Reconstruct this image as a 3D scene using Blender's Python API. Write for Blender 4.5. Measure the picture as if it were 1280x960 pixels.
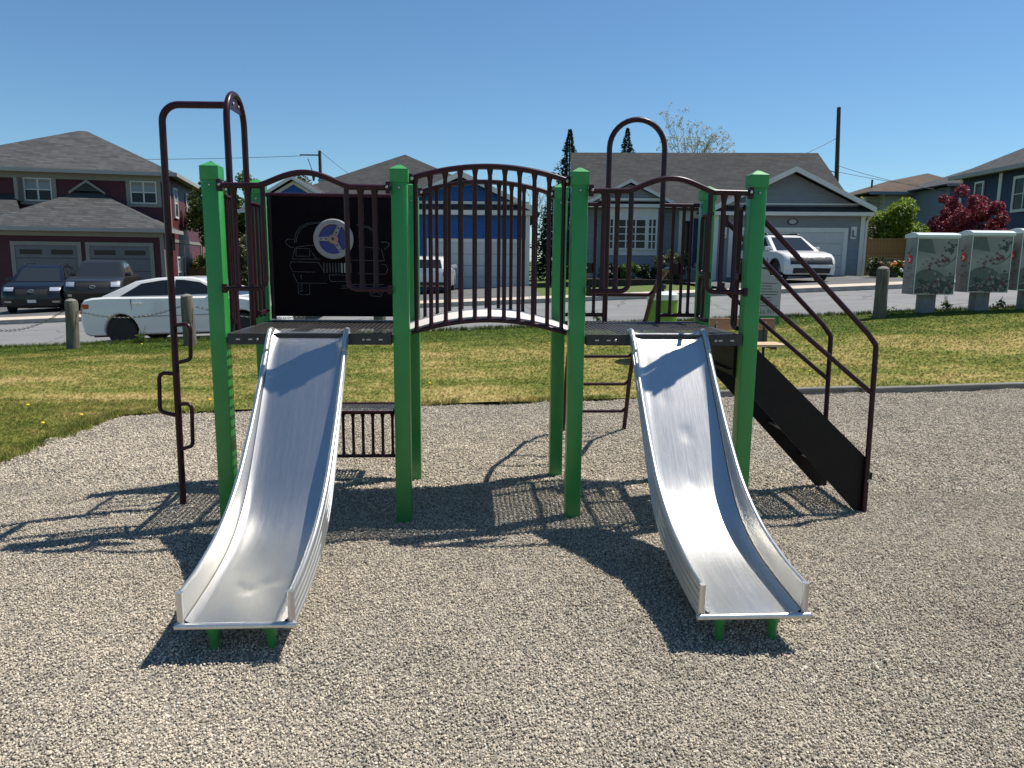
import bpy, bmesh, math, random
import numpy as np
from mathutils import Vector, Matrix
from mathutils.geometry import tessellate_polygon
R = math.radians
random.seed(7)
rng = np.random.default_rng(7)
for o in list(bpy.data.objects): bpy.data.objects.remove(o)
scn = bpy.context.scene
col = scn.collection

# ------------------------------------------------------------------ camera
FPX, TH, ROLL, CAMH = 931.5, 0.1629, 0.0093, 1.55
cd = bpy.data.cameras.new('camera'); cam = bpy.data.objects.new('camera', cd); col.objects.link(cam)
cd.sensor_width = 36; cd.lens = FPX / 1280 * 36; cd.clip_start = 0.05; cd.clip_end = 5000
fw = Vector((0, math.cos(TH), -math.sin(TH))); up0 = Vector((0, math.sin(TH), math.cos(TH))); r0 = Vector((1, 0, 0))
cr, sr = math.cos(ROLL), math.sin(ROLL)
rv = cr * r0 + sr * up0; uv_ = -sr * r0 + cr * up0
m3 = Matrix((rv, uv_, -fw)).transposed()
cam.matrix_world = Matrix.Translation((0, 0, CAMH)) @ m3.to_4x4()
scn.camera = cam

# ------------------------------------------------------------------ sky, sun, exposure
SD = Vector((0.488, 0.229, 1.0)).normalized()          # direction to the sun
w = bpy.data.worlds.new('World'); scn.world = w; w.use_nodes = True
nt = w.node_tree; bg = nt.nodes['Background']
sky = nt.nodes.new('ShaderNodeTexSky'); sky.sky_type = 'NISHITA'; sky.sun_disc = False
sky.sun_elevation = math.asin(SD.z); sky.sun_rotation = math.atan2(SD.x, SD.y)
sky.air_density = 1.0; sky.dust_density = 0.05; sky.ozone_density = 4.0; sky.altitude = 20
tint = nt.nodes.new('ShaderNodeMixRGB'); tint.blend_type = 'MULTIPLY'; tint.inputs[0].default_value = 1; tint.inputs[2].default_value = (.75, .96, 1.05, 1)
nt.links.new(sky.outputs[0], tint.inputs[1]); nt.links.new(tint.outputs[0], bg.inputs[0]); bg.inputs[1].default_value = 0.082
sl = bpy.data.lights.new('sun', 'SUN'); so = bpy.data.objects.new('sun', sl); col.objects.link(so)
sl.energy = 5.0; sl.angle = R(0.53); sl.color = (1.0, 0.955, 0.89)
so.rotation_euler = (-SD).to_track_quat('-Z', 'Y').to_euler(); so.location = (20, 10, 40)
scn.view_settings.view_transform = 'Standard'; scn.view_settings.look = 'None'
scn.view_settings.exposure = 0.42; scn.view_settings.gamma = 1.0
scn.view_settings.use_curve_mapping = False

# ------------------------------------------------------------------ helpers
def P(u, v, Y):
    """point in the world at depth Y (metres along +Y) seen at a photo position"""
    a, b = u - 640, v - 480
    x = cr * a + sr * b; wv = -sr * a + cr * b
    d = Vector((x / FPX, math.cos(TH) - wv / FPX * math.sin(TH), -math.sin(TH) - wv / FPX * math.cos(TH)))
    return Vector((0, 0, CAMH)) + d * (Y / d.y)
def sstep(a, b, x):
    t = min(1, max(0, (x - a) / (b - a))); return t * t * (3 - 2 * t)
def H(x, y):
    z0 = 0.24 * sstep(8.3, 14.8, y)
    if y > 14.8: z0 = 0.24 + 0.16 * min(1, (y - 14.8) / 6.2)
    if y > 21: z0 += 0.02 * min(1, (y - 21) / 3)
    xx = max(-60, min(60, x))
    return z0 + 0.049 * xx * sstep(8.3, 14.3, y)
def obj(name, bm, m, parent=None, smooth=False, sharp=40):
    if isinstance(bm, bmesh.types.BMesh):
        me = bpy.data.meshes.new(name); bm.to_mesh(me); bm.free()
    else: me = bm
    if m is not None and len(me.materials) == 0: me.materials.append(m)
    if smooth:
        me.shade_smooth()
        me.set_sharp_from_angle(angle=R(sharp))
    o = bpy.data.objects.new(name, me); col.objects.link(o)
    if parent: o.parent = parent
    return o
def tag(o, label, cat, group=None):
    o['label'] = label; o['category'] = cat
    if group: o['group'] = group
    return o
def root(name, label, cat, loc=(0, 0, 0), rz=0, group=None):
    o = bpy.data.objects.new(name, None); col.objects.link(o); o.empty_display_size = .2
    o.location = loc; o.rotation_euler = (0, 0, rz)
    return tag(o, label, cat, group)
def struct(o, kind='structure'):
    o['kind'] = kind; return o
def share(name, src, parent, loc=(0, 0, 0), rot=(0, 0, 0), sc=(1, 1, 1)):
    o = bpy.data.objects.new(name, src.data); col.objects.link(o)
    o.parent = parent; o.location = loc; o.rotation_euler = rot; o.scale = sc
    return o
def NB(): return bmesh.new()
def box(bm, x0, x1, y0, y1, z0, z1, bev=0):
    vs = [bm.verts.new((x, y, z)) for z in (z0, z1) for y in (y0, y1) for x in (x0, x1)]
    fs = [(0, 2, 3, 1), (4, 5, 7, 6), (0, 1, 5, 4), (2, 6, 7, 3), (0, 4, 6, 2), (1, 3, 7, 5)]
    faces = [bm.faces.new([vs[i] for i in f]) for f in fs]
    if bev:
        es = list({e for f in faces for e in f.edges})
        bmesh.ops.bevel(bm, geom=es, offset=bev, segments=2, profile=.5, affect='EDGES')
    return bm
def bx(*a, bev=0): return box(NB(), *a, bev=bev)
def fillet(pts, r, n=5):
    if r <= 0: return [Vector(p) for p in pts]
    pts = [Vector(p) for p in pts]; out = [pts[0]]
    for i in range(1, len(pts) - 1):
        a, b, c = pts[i - 1], pts[i], pts[i + 1]
        d1 = (a - b); d2 = (c - b); l1, l2 = d1.length, d2.length
        d1.normalize(); d2.normalize()
        ang = math.acos(max(-1, min(1, d1.dot(d2))))
        if ang > math.pi - .02: out.append(b); continue
        t = min(r / math.tan(ang / 2), l1 * .49, l2 * .49); rr = t * math.tan(ang / 2)
        cen = b + (d1 + d2).normalized() * (rr / math.sin(ang / 2))
        s, e = b + d1 * t, b + d2 * t
        va, vb = s - cen, e - cen; tot = va.angle(vb)
        for k in range(n + 1):
            q = k / n
            out.append(cen + (va * math.sin((1 - q) * tot) + vb * math.sin(q * tot)) / math.sin(tot))
    out.append(pts[-1]); return out
def tube(bm, pts, r, seg=8, fr=0, cap=True, closed=False, n=5):
    pts = fillet(pts, fr, n) if fr else [Vector(p) for p in pts]
    N = len(pts); rs = r if isinstance(r, (list, tuple)) else [r] * N
    rings = []; nrm = None
    for i in range(N):
        if closed: t = (pts[(i + 1) % N] - pts[i - 1])
        else: t = (pts[min(i + 1, N - 1)] - pts[max(i - 1, 0)])
        t.normalize()
        if nrm is None:
            nrm = t.orthogonal().normalized()
            if abs(t.z) < .9: nrm = t.cross(Vector((0, 0, 1))).normalized()
        else:
            nrm = (nrm - t * nrm.dot(t)).normalized()
        b = t.cross(nrm)
        rings.append([bm.verts.new(pts[i] + (nrm * math.cos(2 * math.pi * k / seg) + b * math.sin(2 * math.pi * k / seg)) * rs[i]) for k in range(seg)])
    for i in range(N if closed else N - 1):
        A, B = rings[i], rings[(i + 1) % N]
        for k in range(seg): bm.faces.new((A[k], A[(k + 1) % seg], B[(k + 1) % seg], B[k]))
    if cap and not closed:
        bm.faces.new(rings[0][::-1]); bm.faces.new(rings[-1])
    return bm
def tb(*a, **k): return tube(NB(), *a, **k)
def lathe(bm, prof, c=(0, 0, 0), seg=16, axis='z'):
    rings = []
    for (r, z) in prof:
        ring = []
        for k in range(seg):
            a = 2 * math.pi * k / seg; x, y = r * math.cos(a), r * math.sin(a)
            p = {'z': (x, y, z), 'y': (x, z, y), 'x': (z, x, y)}[axis]
            ring.append(bm.verts.new((p[0] + c[0], p[1] + c[1], p[2] + c[2])))
        rings.append(ring)
    for i in range(len(rings) - 1):
        for k in range(seg): bm.faces.new((rings[i][k], rings[i][(k + 1) % seg], rings[i + 1][(k + 1) % seg], rings[i + 1][k]))
    bm.faces.new(rings[0][::-1]); bm.faces.new(rings[-1])
    bmesh.ops.recalc_face_normals(bm, faces=bm.faces)
    return bm
def prism(bm, poly, a0, a1, axis='y'):
    """polygon in the plane across `axis`, extruded from a0 to a1"""
    def pt(p, a): return {'y': (p[0], a, p[1]), 'x': (a, p[0], p[1]), 'z': (p[0], p[1], a)}[axis]
    A = [bm.verts.new(pt(p, a0)) for p in poly]; B = [bm.verts.new(pt(p, a1)) for p in poly]
    fs = [bm.faces.new(A), bm.faces.new(B[::-1])]
    n = len(poly)
    for i in range(n): fs.append(bm.faces.new((A[i], B[i], B[(i + 1) % n], A[(i + 1) % n])))
    bmesh.ops.recalc_face_normals(bm, faces=fs)
    return bm
def pr(*a, **k): return prism(NB(), *a, **k)
def slab(bm, pts, t):
    """planar polygon of 3-D points thickened downwards"""
    A = [bm.verts.new(p) for p in pts]; B = [bm.verts.new((p[0], p[1], p[2] - t)) for p in pts]
    n = len(pts); fs = [bm.faces.new(A), bm.faces.new(B[::-1])]
    for i in range(n): fs.append(bm.faces.new((A[i], B[i], B[(i + 1) % n], A[(i + 1) % n])))
    bmesh.ops.recalc_face_normals(bm, faces=fs)
    return bm
def frame_xz(bm, x0, x1, z0, z1, y0, y1, t):
    box(bm, x0, x0 + t, y0, y1, z0, z1); box(bm, x1 - t, x1, y0, y1, z0, z1)
    box(bm, x0 + t, x1 - t, y0, y1, z0, z0 + t); box(bm, x0 + t, x1 - t, y0, y1, z1 - t, z1)
    return bm
def npmesh(name, V, F, m):
    me = bpy.data.meshes.new(name); me.from_pydata(V.tolist() if hasattr(V, 'tolist') else V, [], F.tolist() if hasattr(F, 'tolist') else F)
    me.materials.append(m); return me

# ------------------------------------------------------------------ materials
MAT = {}
def newmat(name):
    m = bpy.data.materials.new(name); m.use_nodes = True; MAT[name] = m
    return m, m.node_tree.nodes, m.node_tree.links, m.node_tree.nodes['Principled BSDF']
def ramp(N, stops):
    r = N.new('ShaderNodeValToRGB'); e = r.color_ramp.elements
    while len(e) < len(stops): e.new(.5)
    for el, (p, c) in zip(e, stops): el.position = p; el.color = (*c, 1)
    return r
def noise(N, L, vec, scale, detail=4, rough=.55):
    n = N.new('ShaderNodeTexNoise'); n.inputs['Scale'].default_value = scale
    n.inputs['Detail'].default_value = detail; n.inputs['Roughness'].default_value = rough
    if vec is not None: L.new(vec, n.inputs['Vector'])
    return n
def mapping(N, L, vec, sc=(1, 1, 1), rot=(0, 0, 0)):
    mp = N.new('ShaderNodeMapping'); mp.inputs['Scale'].default_value = sc; mp.inputs['Rotation'].default_value = rot
    L.new(vec, mp.inputs['Vector']); return mp.outputs[0]
def bump(N, L, h, b, s, d=.01):
    n = N.new('ShaderNodeBump'); n.inputs['Strength'].default_value = s; n.inputs['Distance'].default_value = d
    L.new(h, n.inputs['Height']); L.new(n.outputs[0], b.inputs['Normal']); return n
def pm(name, c, rough=.6, metal=0, var=.18, scale=6, bmp=.15, bscale=60, coat=0, spec=.5, stretch=(1, 1, 1)):
    """plain painted or solid material: base colour mottled by noise, fine relief"""
    m, N, L, b = newmat(name)
    tc = N.new('ShaderNodeTexCoord').outputs['Object']
    v = mapping(N, L, tc, stretch)
    n = noise(N, L, v, scale, 6, .6)
    r = ramp(N, [(.3, tuple(x * (1 - var) for x in c)), (.7, tuple(min(1, x * (1 + var)) for x in c))])
    L.new(n.outputs[0], r.inputs[0]); L.new(r.outputs[0], b.inputs['Base Color'])
    b.inputs['Roughness'].default_value = rough; b.inputs['Metallic'].default_value = metal
    b.inputs['Specular IOR Level'].default_value = spec; b.inputs['Coat Weight'].default_value = coat
    b.inputs['Coat Roughness'].default_value = .05
    if bmp:
        n2 = noise(N, L, v, bscale, 3); bump(N, L, n2.outputs[0], b, bmp, .004)
    return m
pm('green_paint', (.032, .26, .052), .38, var=.10, scale=5, bmp=.10, bscale=35, coat=.15)
_m = MAT['green_paint']; _N, _L = _m.node_tree.nodes, _m.node_tree.links; _b = _N['Principled BSDF']; _src = _b.inputs['Base Color'].links[0].from_socket
_tc = _N.new('ShaderNodeTexCoord').outputs['Object']; _sx = _N.new('ShaderNodeSeparateXYZ'); _L.new(_tc, _sx.inputs[0])
_n1 = noise(_N, _L, mapping(_N, _L, _tc, (40, 40, 9)), 1, 5, .7); _r1 = ramp(_N, [(.66, (0, 0, 0)), (.72, (.55, .55, .55))]); _L.new(_n1.outputs[0], _r1.inputs[0])
_mr = _N.new('ShaderNodeMapRange'); _mr.inputs[1].default_value = .22; _mr.inputs[2].default_value = .0; _mr.inputs[3].default_value = 0; _mr.inputs[4].default_value = .55; _L.new(_sx.outputs[2], _mr.inputs[0])
_n2 = noise(_N, _L, _tc, 22, 5, .65); _mu = _N.new('ShaderNodeMath'); _mu.operation = 'MULTIPLY'; _L.new(_n2.outputs[0], _mu.inputs[0]); _L.new(_mr.outputs[0], _mu.inputs[1])
_mx = _N.new('ShaderNodeMath'); _mx.operation = 'MAXIMUM'; _L.new(_r1.outputs[0], _mx.inputs[0]); _L.new(_mu.outputs[0], _mx.inputs[1])
_mm = _N.new('ShaderNodeMixRGB'); _L.new(_mx.outputs[0], _mm.inputs[0]); _L.new(_src, _mm.inputs[1]); _mm.inputs[2].default_value = (.075, .16, .085, 1); _L.new(_mm.outputs[0], _b.inputs['Base Color'])
pm('green_cap', (.036, .27, .065), .45, var=.12, scale=9, bmp=.08)
pm('tube_paint', (.029, .0055, .0105), .34, var=.25, scale=14, bmp=.06, coat=.03, spec=.28)
pm('panel_dark', (.0065, .0035, .0055), .6, spec=.08, var=.2, bmp=.05)
pm('deck_vinyl', (.030, .027, .026), .50, var=.35, scale=7, bmp=.2, bscale=120)
pm('stair_steel', (.009, .0065, .006), .55, spec=.25, var=.3, bmp=.1)
pm('walk_pale', (.62, .57, .52), .6, var=.08, scale=8, bmp=.2)
pm('bolt', (.5, .47, .45), .35, 1, var=.15, bmp=0)
pm('wheel_grey', (.34, .31, .31), .5, var=.08, bmp=.05)
pm('wheel_blue', (.045, .05, .25), .45, var=.1, bmp=.05)
pm('copper', (.45, .26, .19), .45, .3, var=.1, bmp=0)
pm('slit_light', (.13, .125, .125), .6, var=.45, scale=30, bmp=0)  # pale colour stands for light showing through the car panel's slits
pm('white_trim', (.62, .60, .57), .5, var=.05, scale=3, bmp=.05)
pm('grey_trim', (.33, .32, .30), .55, var=.06, scale=3, bmp=.05)
pm('tan_trim', (.25, .225, .19), .55, var=.06, scale=3, bmp=.05)
pm('white_door', (.50, .50, .48), .5, var=.05, scale=3, bmp=.05)
pm('grey_door', (.135, .135, .137), .5, var=.06, scale=3, bmp=.05)
pm('navy_door', (.012, .03, .10), .4, var=.1, bmp=.05)
pm('dark_void', (.012, .012, .014), .8, var=.1, bmp=0)
pm('black_plastic', (.014, .014, .015), .5, var=.2, bmp=.05)
pm('rubber', (.018, .018, .018), .8, var=.2, bmp=.1)
pm('alloy', (.55, .55, .56), .3, .9, var=.1, bmp=0)
pm('lime', (.11, .27, .012), .4, var=.1, bmp=.05)
pm('kerb_concrete', (.36, .33, .28), .9, var=.2, scale=5, bmp=.4)
pm('slab_concrete', (.50, .42, .33), .9, var=.14, scale=2.5, bmp=.4)
pm('timber_grey', (.16, .15, .13), .85, var=.4, scale=4, bmp=.5, bscale=25, stretch=(.5, 6, 6))
pm('post_wood', (.125, .11, .085), .9, var=.45, scale=5, bmp=.7, bscale=30, stretch=(7, 7, .5))
pm('fence_wood', (.30, .155, .065), .8, var=.3, scale=3, bmp=.4, stretch=(5, 5, .6))
pm('bench_wood', (.26, .15, .085), .7, var=.25, scale=4, bmp=.3, stretch=(.6, 6, 6))
pm('bench_seat', (.55, .38, .22), .6, var=.2, scale=4, bmp=.3, stretch=(.6, 6, 6))
pm('pole_wood', (.07, .055, .045), .9, var=.3, stretch=(6, 6, .5))
pm('wire', (.02, .02, .022), .6, var=.1, bmp=0)
pm('chain', (.20, .18, .16), .5, .7, var=.4, scale=40, bmp=0)
pm('sign_white', (.36, .37, .37), .5, var=.06, bmp=0)
pm('sign_green', (.015, .18, .025), .5, var=.06, bmp=0)
pm('ink', (.06, .06, .065), .6, var=.1, bmp=0)
pm('mail_top', (.62, .68, .65), .35, .1, var=.08, scale=4, bmp=.05)
pm('mail_red', (.62, .02, .03), .5, var=.06, bmp=0)
pm('mail_white', (.8, .8, .8), .5, var=.04, bmp=0)
pm('mail_leaf_red', (.13, .035, .04), .5, var=.35, scale=20, bmp=0)
pm('mail_leaf_grey', (.26, .225, .195), .5, var=.5, scale=18, bmp=0)
pm('mail_leaf_dark', (.035, .06, .05), .5, var=.3, scale=10, bmp=0)
pm('mail_arc', (.12, .15, .125), .5, var=.15, scale=6, bmp=0)
pm('pedestal', (.20, .20, .19), .7, .0, var=.2, scale=8, bmp=.2)
pm('galv', (.36, .37, .37), .5, .5, var=.2, scale=8)
pm('bark', (.075, .06, .045), .95, var=.4, scale=8, bmp=.8, bscale=20, stretch=(3, 3, .6))
pm('twig', (.30, .26, .20), .9, var=.3, bmp=.2)
pm('bed_soil', (.035, .025, .02), .95, var=.4, scale=8, bmp=.6)
pm('flower_red', (.55, .03, .02), .6, var=.3, bmp=0)
pm('flower_orange', (.65, .20, .03), .6, var=.3, bmp=0)
pm('flower_white', (.75, .75, .72), .6, var=.1, bmp=0)
pm('flower_yellow', (.80, .58, .02), .6, var=.15, bmp=0)
pm('lamp_red', (.45, .01, .012), .2, var=.1, bmp=0, coat=.6)
pm('lamp_clear', (.55, .57, .60), .12, .5, var=.15, scale=20, bmp=.1, coat=.8)
pm('car_white', (.72, .70, .67), .3, var=.01, bmp=0, coat=.9)
pm('car_navy', (.003, .003, .005), .3, .0, var=.05, bmp=0, coat=.25)
pm('car_grey', (.022, .022, .021), .35, .3, var=.05, bmp=0, coat=.3)
pm('plate', (.7, .7, .68), .5, var=.1, bmp=0)

def glassmat(name, c=(.02, .025, .03), rough=.04):
    m, N, L, b = newmat(name)
    b.inputs['Base Color'].default_value = (*c, 1); b.inputs['Roughness'].default_value = rough
    b.inputs['Specular IOR Level'].default_value = .32
    tc = N.new('ShaderNodeTexCoord').outputs['Object']
    n = noise(N, L, tc, 1.2, 2); bump(N, L, n.outputs[0], b, .05, .02)
glassmat('glass_dark'); glassmat('glass_house', (.012, .016, .018), .06); MAT['glass_house'].node_tree.nodes['Principled BSDF'].inputs['Specular IOR Level'].default_value = .22
pm('blind', (.26, .29, .30), .6, var=.05, bmp=0)

def siding(name, c, pitch=.11):
    m, N, L, b = newmat(name)
    tc = N.new('ShaderNodeTexCoord').outputs['Object']
    sx = N.new('ShaderNodeSeparateXYZ'); L.new(tc, sx.inputs[0])
    d = N.new('ShaderNodeMath'); d.operation = 'DIVIDE'; L.new(sx.outputs[2], d.inputs[0]); d.inputs[1].default_value = pitch
    fr = N.new('ShaderNodeMath'); fr.operation = 'FRACT'; L.new(d.outputs[0], fr.inputs[0])
    inv = N.new('ShaderNodeMath'); inv.operation = 'SUBTRACT'; inv.inputs[0].default_value = 1; L.new(fr.outputs[0], inv.inputs[1])
    bump(N, L, inv.outputs[0], b, 1.0, .03)
    n = noise(N, L, mapping(N, L, tc, (.6, .6, 7)), 3, 4)
    r = ramp(N, [(.25, tuple(x * .85 for x in c)), (.75, tuple(x * 1.12 for x in c))])
    L.new(n.outputs[0], r.inputs[0]); L.new(r.outputs[0], b.inputs['Base Color'])
    b.inputs['Roughness'].default_value = .55
siding('siding_red', (.080, .009, .011)); siding('siding_blue', (.010, .085, .30)); siding('siding_grey', (.215, .225, .235))
siding('siding_cream', (.48, .48, .36)); siding('siding_navy', (.014, .027, .05)); siding('siding_pale', (.19, .215, .24))
def shingle(name, c1, c2, c3):
    m, N, L, b = newmat(name)
    tc = N.new('ShaderNodeTexCoord').outputs['Object']
    sx = N.new('ShaderNodeSeparateXYZ'); L.new(tc, sx.inputs[0])
    ad = N.new('ShaderNodeMath'); ad.operation = 'ADD'; L.new(sx.outputs[0], ad.inputs[0]); L.new(sx.outputs[1], ad.inputs[1])
    cb = N.new('ShaderNodeCombineXYZ'); L.new(ad.outputs[0], cb.inputs[0])
    mz = N.new('ShaderNodeMath'); mz.operation = 'MULTIPLY'; L.new(sx.outputs[2], mz.inputs[0]); mz.inputs[1].default_value = 1.6
    L.new(mz.outputs[0], cb.inputs[1])
    br = N.new('ShaderNodeTexBrick'); L.new(cb.outputs[0], br.inputs['Vector'])
    br.inputs['Scale'].default_value = 1; br.inputs['Brick Width'].default_value = .33; br.inputs['Row Height'].default_value = .14
    br.inputs['Mortar Size'].default_value = .008; br.inputs['Bias'].default_value = -.1
    br.inputs['Color1'].default_value = (*c1, 1); br.inputs['Color2'].default_value = (*c2, 1); br.inputs['Mortar'].default_value = (*[x * .55 for x in c1], 1)
    n = noise(N, L, cb.outputs[0], 2.2, 5)
    mx = N.new('ShaderNodeMixRGB'); mx.inputs[2].default_value = (*c3, 1)
    rr = ramp(N, [(.42, (0, 0, 0)), (.68, (.75, .75, .75))]); L.new(n.outputs[0], rr.inputs[0]); L.new(rr.outputs[0], mx.inputs[0])
    L.new(br.outputs[0], mx.inputs[1]); L.new(mx.outputs[0], b.inputs['Base Color'])
    b.inputs['Roughness'].default_value = .95; b.inputs['Specular IOR Level'].default_value = .2
    bump(N, L, br.outputs[1], b, .6, -.01)
shingle('roof_grey', (.053, .054, .055), (.100, .100, .099), (.074, .072, .071))
shingle('roof_dark', (.046, .047, .047), (.075, .074, .073), (.058, .057, .056))
shingle('roof_brown', (.10, .072, .052), (.14, .105, .075), (.085, .062, .05))

def leafmat(name, c, c2, trans=.25):
    m, N, L, b = newmat(name)
    g = N.new('ShaderNodeNewGeometry')
    r = ramp(N, [(0, c), (1, c2)]); L.new(g.outputs['Random Per Island'], r.inputs[0])
    L.new(r.outputs[0], b.inputs['Base Color']); b.inputs['Roughness'].default_value = .55
    tr = N.new('ShaderNodeBsdfTranslucent'); L.new(r.outputs[0], tr.inputs[0])
    mx = N.new('ShaderNodeMixShader'); mx.inputs[0].default_value = trans
    L.new(b.outputs[0], mx.inputs[1]); L.new(tr.outputs[0], mx.inputs[2])
    L.new(mx.outputs[0], N['Material Output'].inputs[0])
leafmat('leaf_green', (.045, .09, .014), (.14, .20, .035), .35); leafmat('leaf_lime', (.11, .19, .015), (.30, .38, .04), .4)
leafmat('leaf_dark', (.012, .028, .010), (.035, .06, .018), .1); leafmat('leaf_red', (.10, .012, .022), (.36, .045, .075), .35)
leafmat('leaf_pale', (.30, .29, .20), (.52, .49, .36)); leafmat('leaf_olive', (.05, .06, .018), (.13, .13, .05))
leafmat('leaf_yellow', (.22, .22, .04), (.40, .38, .10))

# lawn colour shared by the soil sheet and the blades (world position)
def lawn_nodes(N, L, green=0.0):
    g = N.new('ShaderNodeNewGeometry').outputs['Position']
    n1 = noise(N, L, mapping(N, L, g, (.55, 1.0, 0)), 1.0, 6, .62)
    n2 = noise(N, L, mapping(N, L, g, (1, 1.6, 0)), 4.5, 4, .6)
    sx = N.new('ShaderNodeSeparateXYZ'); L.new(g, sx.inputs[0])
    # greener strip along the road kerb
    mr = N.new('ShaderNodeMapRange'); mr.inputs[1].default_value = 12.2; mr.inputs[2].default_value = 14.3; mr.inputs[3].default_value = 0; mr.inputs[4].default_value = .30
    L.new(sx.outputs[1], mr.inputs[0])
    a = N.new('ShaderNodeMath'); a.operation = 'MULTIPLY_ADD'; L.new(n2.outputs[0], a.inputs[0]); a.inputs[1].default_value = .45; L.new(n1.outputs[0], a.inputs[2])
    a2 = N.new('ShaderNodeMath'); a2.operation = 'ADD'; L.new(a.outputs[0], a2.inputs[0]); L.new(mr.outputs[0], a2.inputs[1])
    a3 = N.new('ShaderNodeMath'); a3.operation = 'ADD'; L.new(a2.outputs[0], a3.inputs[0]); a3.inputs[1].default_value = green
    r = ramp(N, [(.56, (.41, .315, .125)), (.67, (.30, .25, .08)), (.78, (.175, .185, .04)), (.93, (.085, .12, .02))])
    L.new(a3.outputs[0], r.inputs[0]); return r, g
m, N, L, b = newmat('lawn'); r, g = lawn_nodes(N, L); L.new(r.outputs[0], b.inputs['Base Color']); b.inputs['Roughness'].default_value = .95
b.inputs['Specular IOR Level'].default_value = .1
n = noise(N, L, g, 45, 4); bump(N, L, n.outputs[0], b, .8, .04)
m, N, L, b = newmat('blade'); r, g = lawn_nodes(N, L, .03)
oi = N.new('ShaderNodeObjectInfo'); hv = N.new('ShaderNodeHueSaturation'); L.new(r.outputs[0], hv.inputs['Color'])
mr = N.new('ShaderNodeMapRange'); mr.inputs[3].default_value = .5; mr.inputs[4].default_value = 1.75; L.new(oi.outputs['Random'], mr.inputs[0]); L.new(mr.outputs[0], hv.inputs['Value'])
L.new(hv.outputs[0], b.inputs['Base Color']); b.inputs['Roughness'].default_value = .8; b.inputs['Specular IOR Level'].default_value = .15
m, N, L, b = newmat('far_lawn'); r, g = lawn_nodes(N, L, .24); L.new(r.outputs[0], b.inputs['Base Color']); b.inputs['Roughness'].default_value = .95
n = noise(N, L, g, 14, 4); bump(N, L, n.outputs[0], b, .8, .06)

m, N, L, b = newmat('gravel_bed')
g = N.new('ShaderNodeNewGeometry').outputs['Position']
vo = N.new('ShaderNodeTexVoronoi'); vo.inputs['Scale'].default_value = 75; L.new(g, vo.inputs['Vector'])
r = ramp(N, [(0, (.08, .07, .06)), (.35, (.22, .195, .16)), (.7, (.32, .285, .23)), (1, (.46, .41, .33))]); L.new(vo.outputs['Color'], r.inputs[0])
n = noise(N, L, g, 1.3, 5); hv = N.new('ShaderNodeHueSaturation'); L.new(r.outputs[0], hv.inputs['Color'])
mr = N.new('ShaderNodeMapRange'); mr.inputs[3].default_value = .75; mr.inputs[4].default_value = 1.2; L.new(n.outputs[0], mr.inputs[0]); L.new(mr.outputs[0], hv.inputs['Value'])
L.new(hv.outputs[0], b.inputs['Base Color']); b.inputs['Roughness'].default_value = .95; b.inputs['Specular IOR Level'].default_value = .2
bump(N, L, vo.outputs['Distance'], b, .9, -.012)
m, N, L, b = newmat('pebble')
oi = N.new('ShaderNodeObjectInfo')
r = ramp(N, [(0, (.14, .125, .105)), (.18, (.28, .245, .195)), (.5, (.46, .395, .30)), (.8, (.58, .50, .38)), (.965, (.67, .585, .45)), (1, (.72, .68, .58))])
L.new(oi.outputs['Random'], r.inputs[0])
g = N.new('ShaderNodeNewGeometry').outputs['Position']
n = noise(N, L, g, 1.1, 5); hv = N.new('ShaderNodeHueSaturation'); L.new(r.outputs[0], hv.inputs['Color'])
mr = N.new('ShaderNodeMapRange'); mr.inputs[1].default_value = .3; mr.inputs[2].default_value = .7; mr.inputs[3].default_value = .88; mr.inputs[4].default_value = 1.14; L.new(n.outputs[0], mr.inputs[0]); L.new(mr.outputs[0], hv.inputs['Value'])
L.new(hv.outputs[0], b.inputs['Base Color']); b.inputs['Roughness'].default_value = .9; b.inputs['Specular IOR Level'].default_value = .25

m, N, L, b = newmat('asphalt')
g = N.new('ShaderNodeNewGeometry').outputs['Position']
n1 = noise(N, L, mapping(N, L, g, (.35, 1.4, 0)), 1.0, 6, .6); n2 = noise(N, L, g, 60, 3)
r = ramp(N, [(.3, (.150, .148, .142)), (.7, (.205, .203, .195))]); L.new(n1.outputs[0], r.inputs[0]); L.new(r.outputs[0], b.inputs['Base Color'])
b.inputs['Roughness'].default_value = .9; bump(N, L, n2.outputs[0], b, .5, .01)
vo = N.new('ShaderNodeTexVoronoi'); vo.feature = 'DISTANCE_TO_EDGE'; vo.inputs['Scale'].default_value = .35
nw = noise(N, L, g, 1.4, 4); vm = N.new('ShaderNodeVectorMath'); vm.operation = 'MULTIPLY_ADD'; L.new(nw.outputs[1], vm.inputs[0]); vm.inputs[1].default_value = (.9, .9, 0); L.new(g, vm.inputs[2]); L.new(vm.outputs[0], vo.inputs['Vector'])
cr2 = ramp(N, [(.0, (.55, .55, .55)), (.014, (1, 1, 1))]); L.new(vo.outputs['Distance'], cr2.inputs[0])
mu = N.new('ShaderNodeMixRGB'); mu.blend_type = 'MULTIPLY'; mu.inputs[0].default_value = 1; L.new(r.outputs[0], mu.inputs[1]); L.new(cr2.outputs[0], mu.inputs[2]); L.new(mu.outputs[0], b.inputs['Base Color'])
m, N, L, b = newmat('drive_asphalt')
g = N.new('ShaderNodeNewGeometry').outputs['Position']
n1 = noise(N, L, g, .8, 6, .6); n2 = noise(N, L, g, 60, 3)
r = ramp(N, [(.3, (.075, .073, .07)), (.7, (.13, .128, .122))]); L.new(n1.outputs[0], r.inputs[0]); L.new(r.outputs[0], b.inputs['Base Color'])
b.inputs['Roughness'].default_value = .9; bump(N, L, n2.outputs[0], b, .5, .01)

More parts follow.
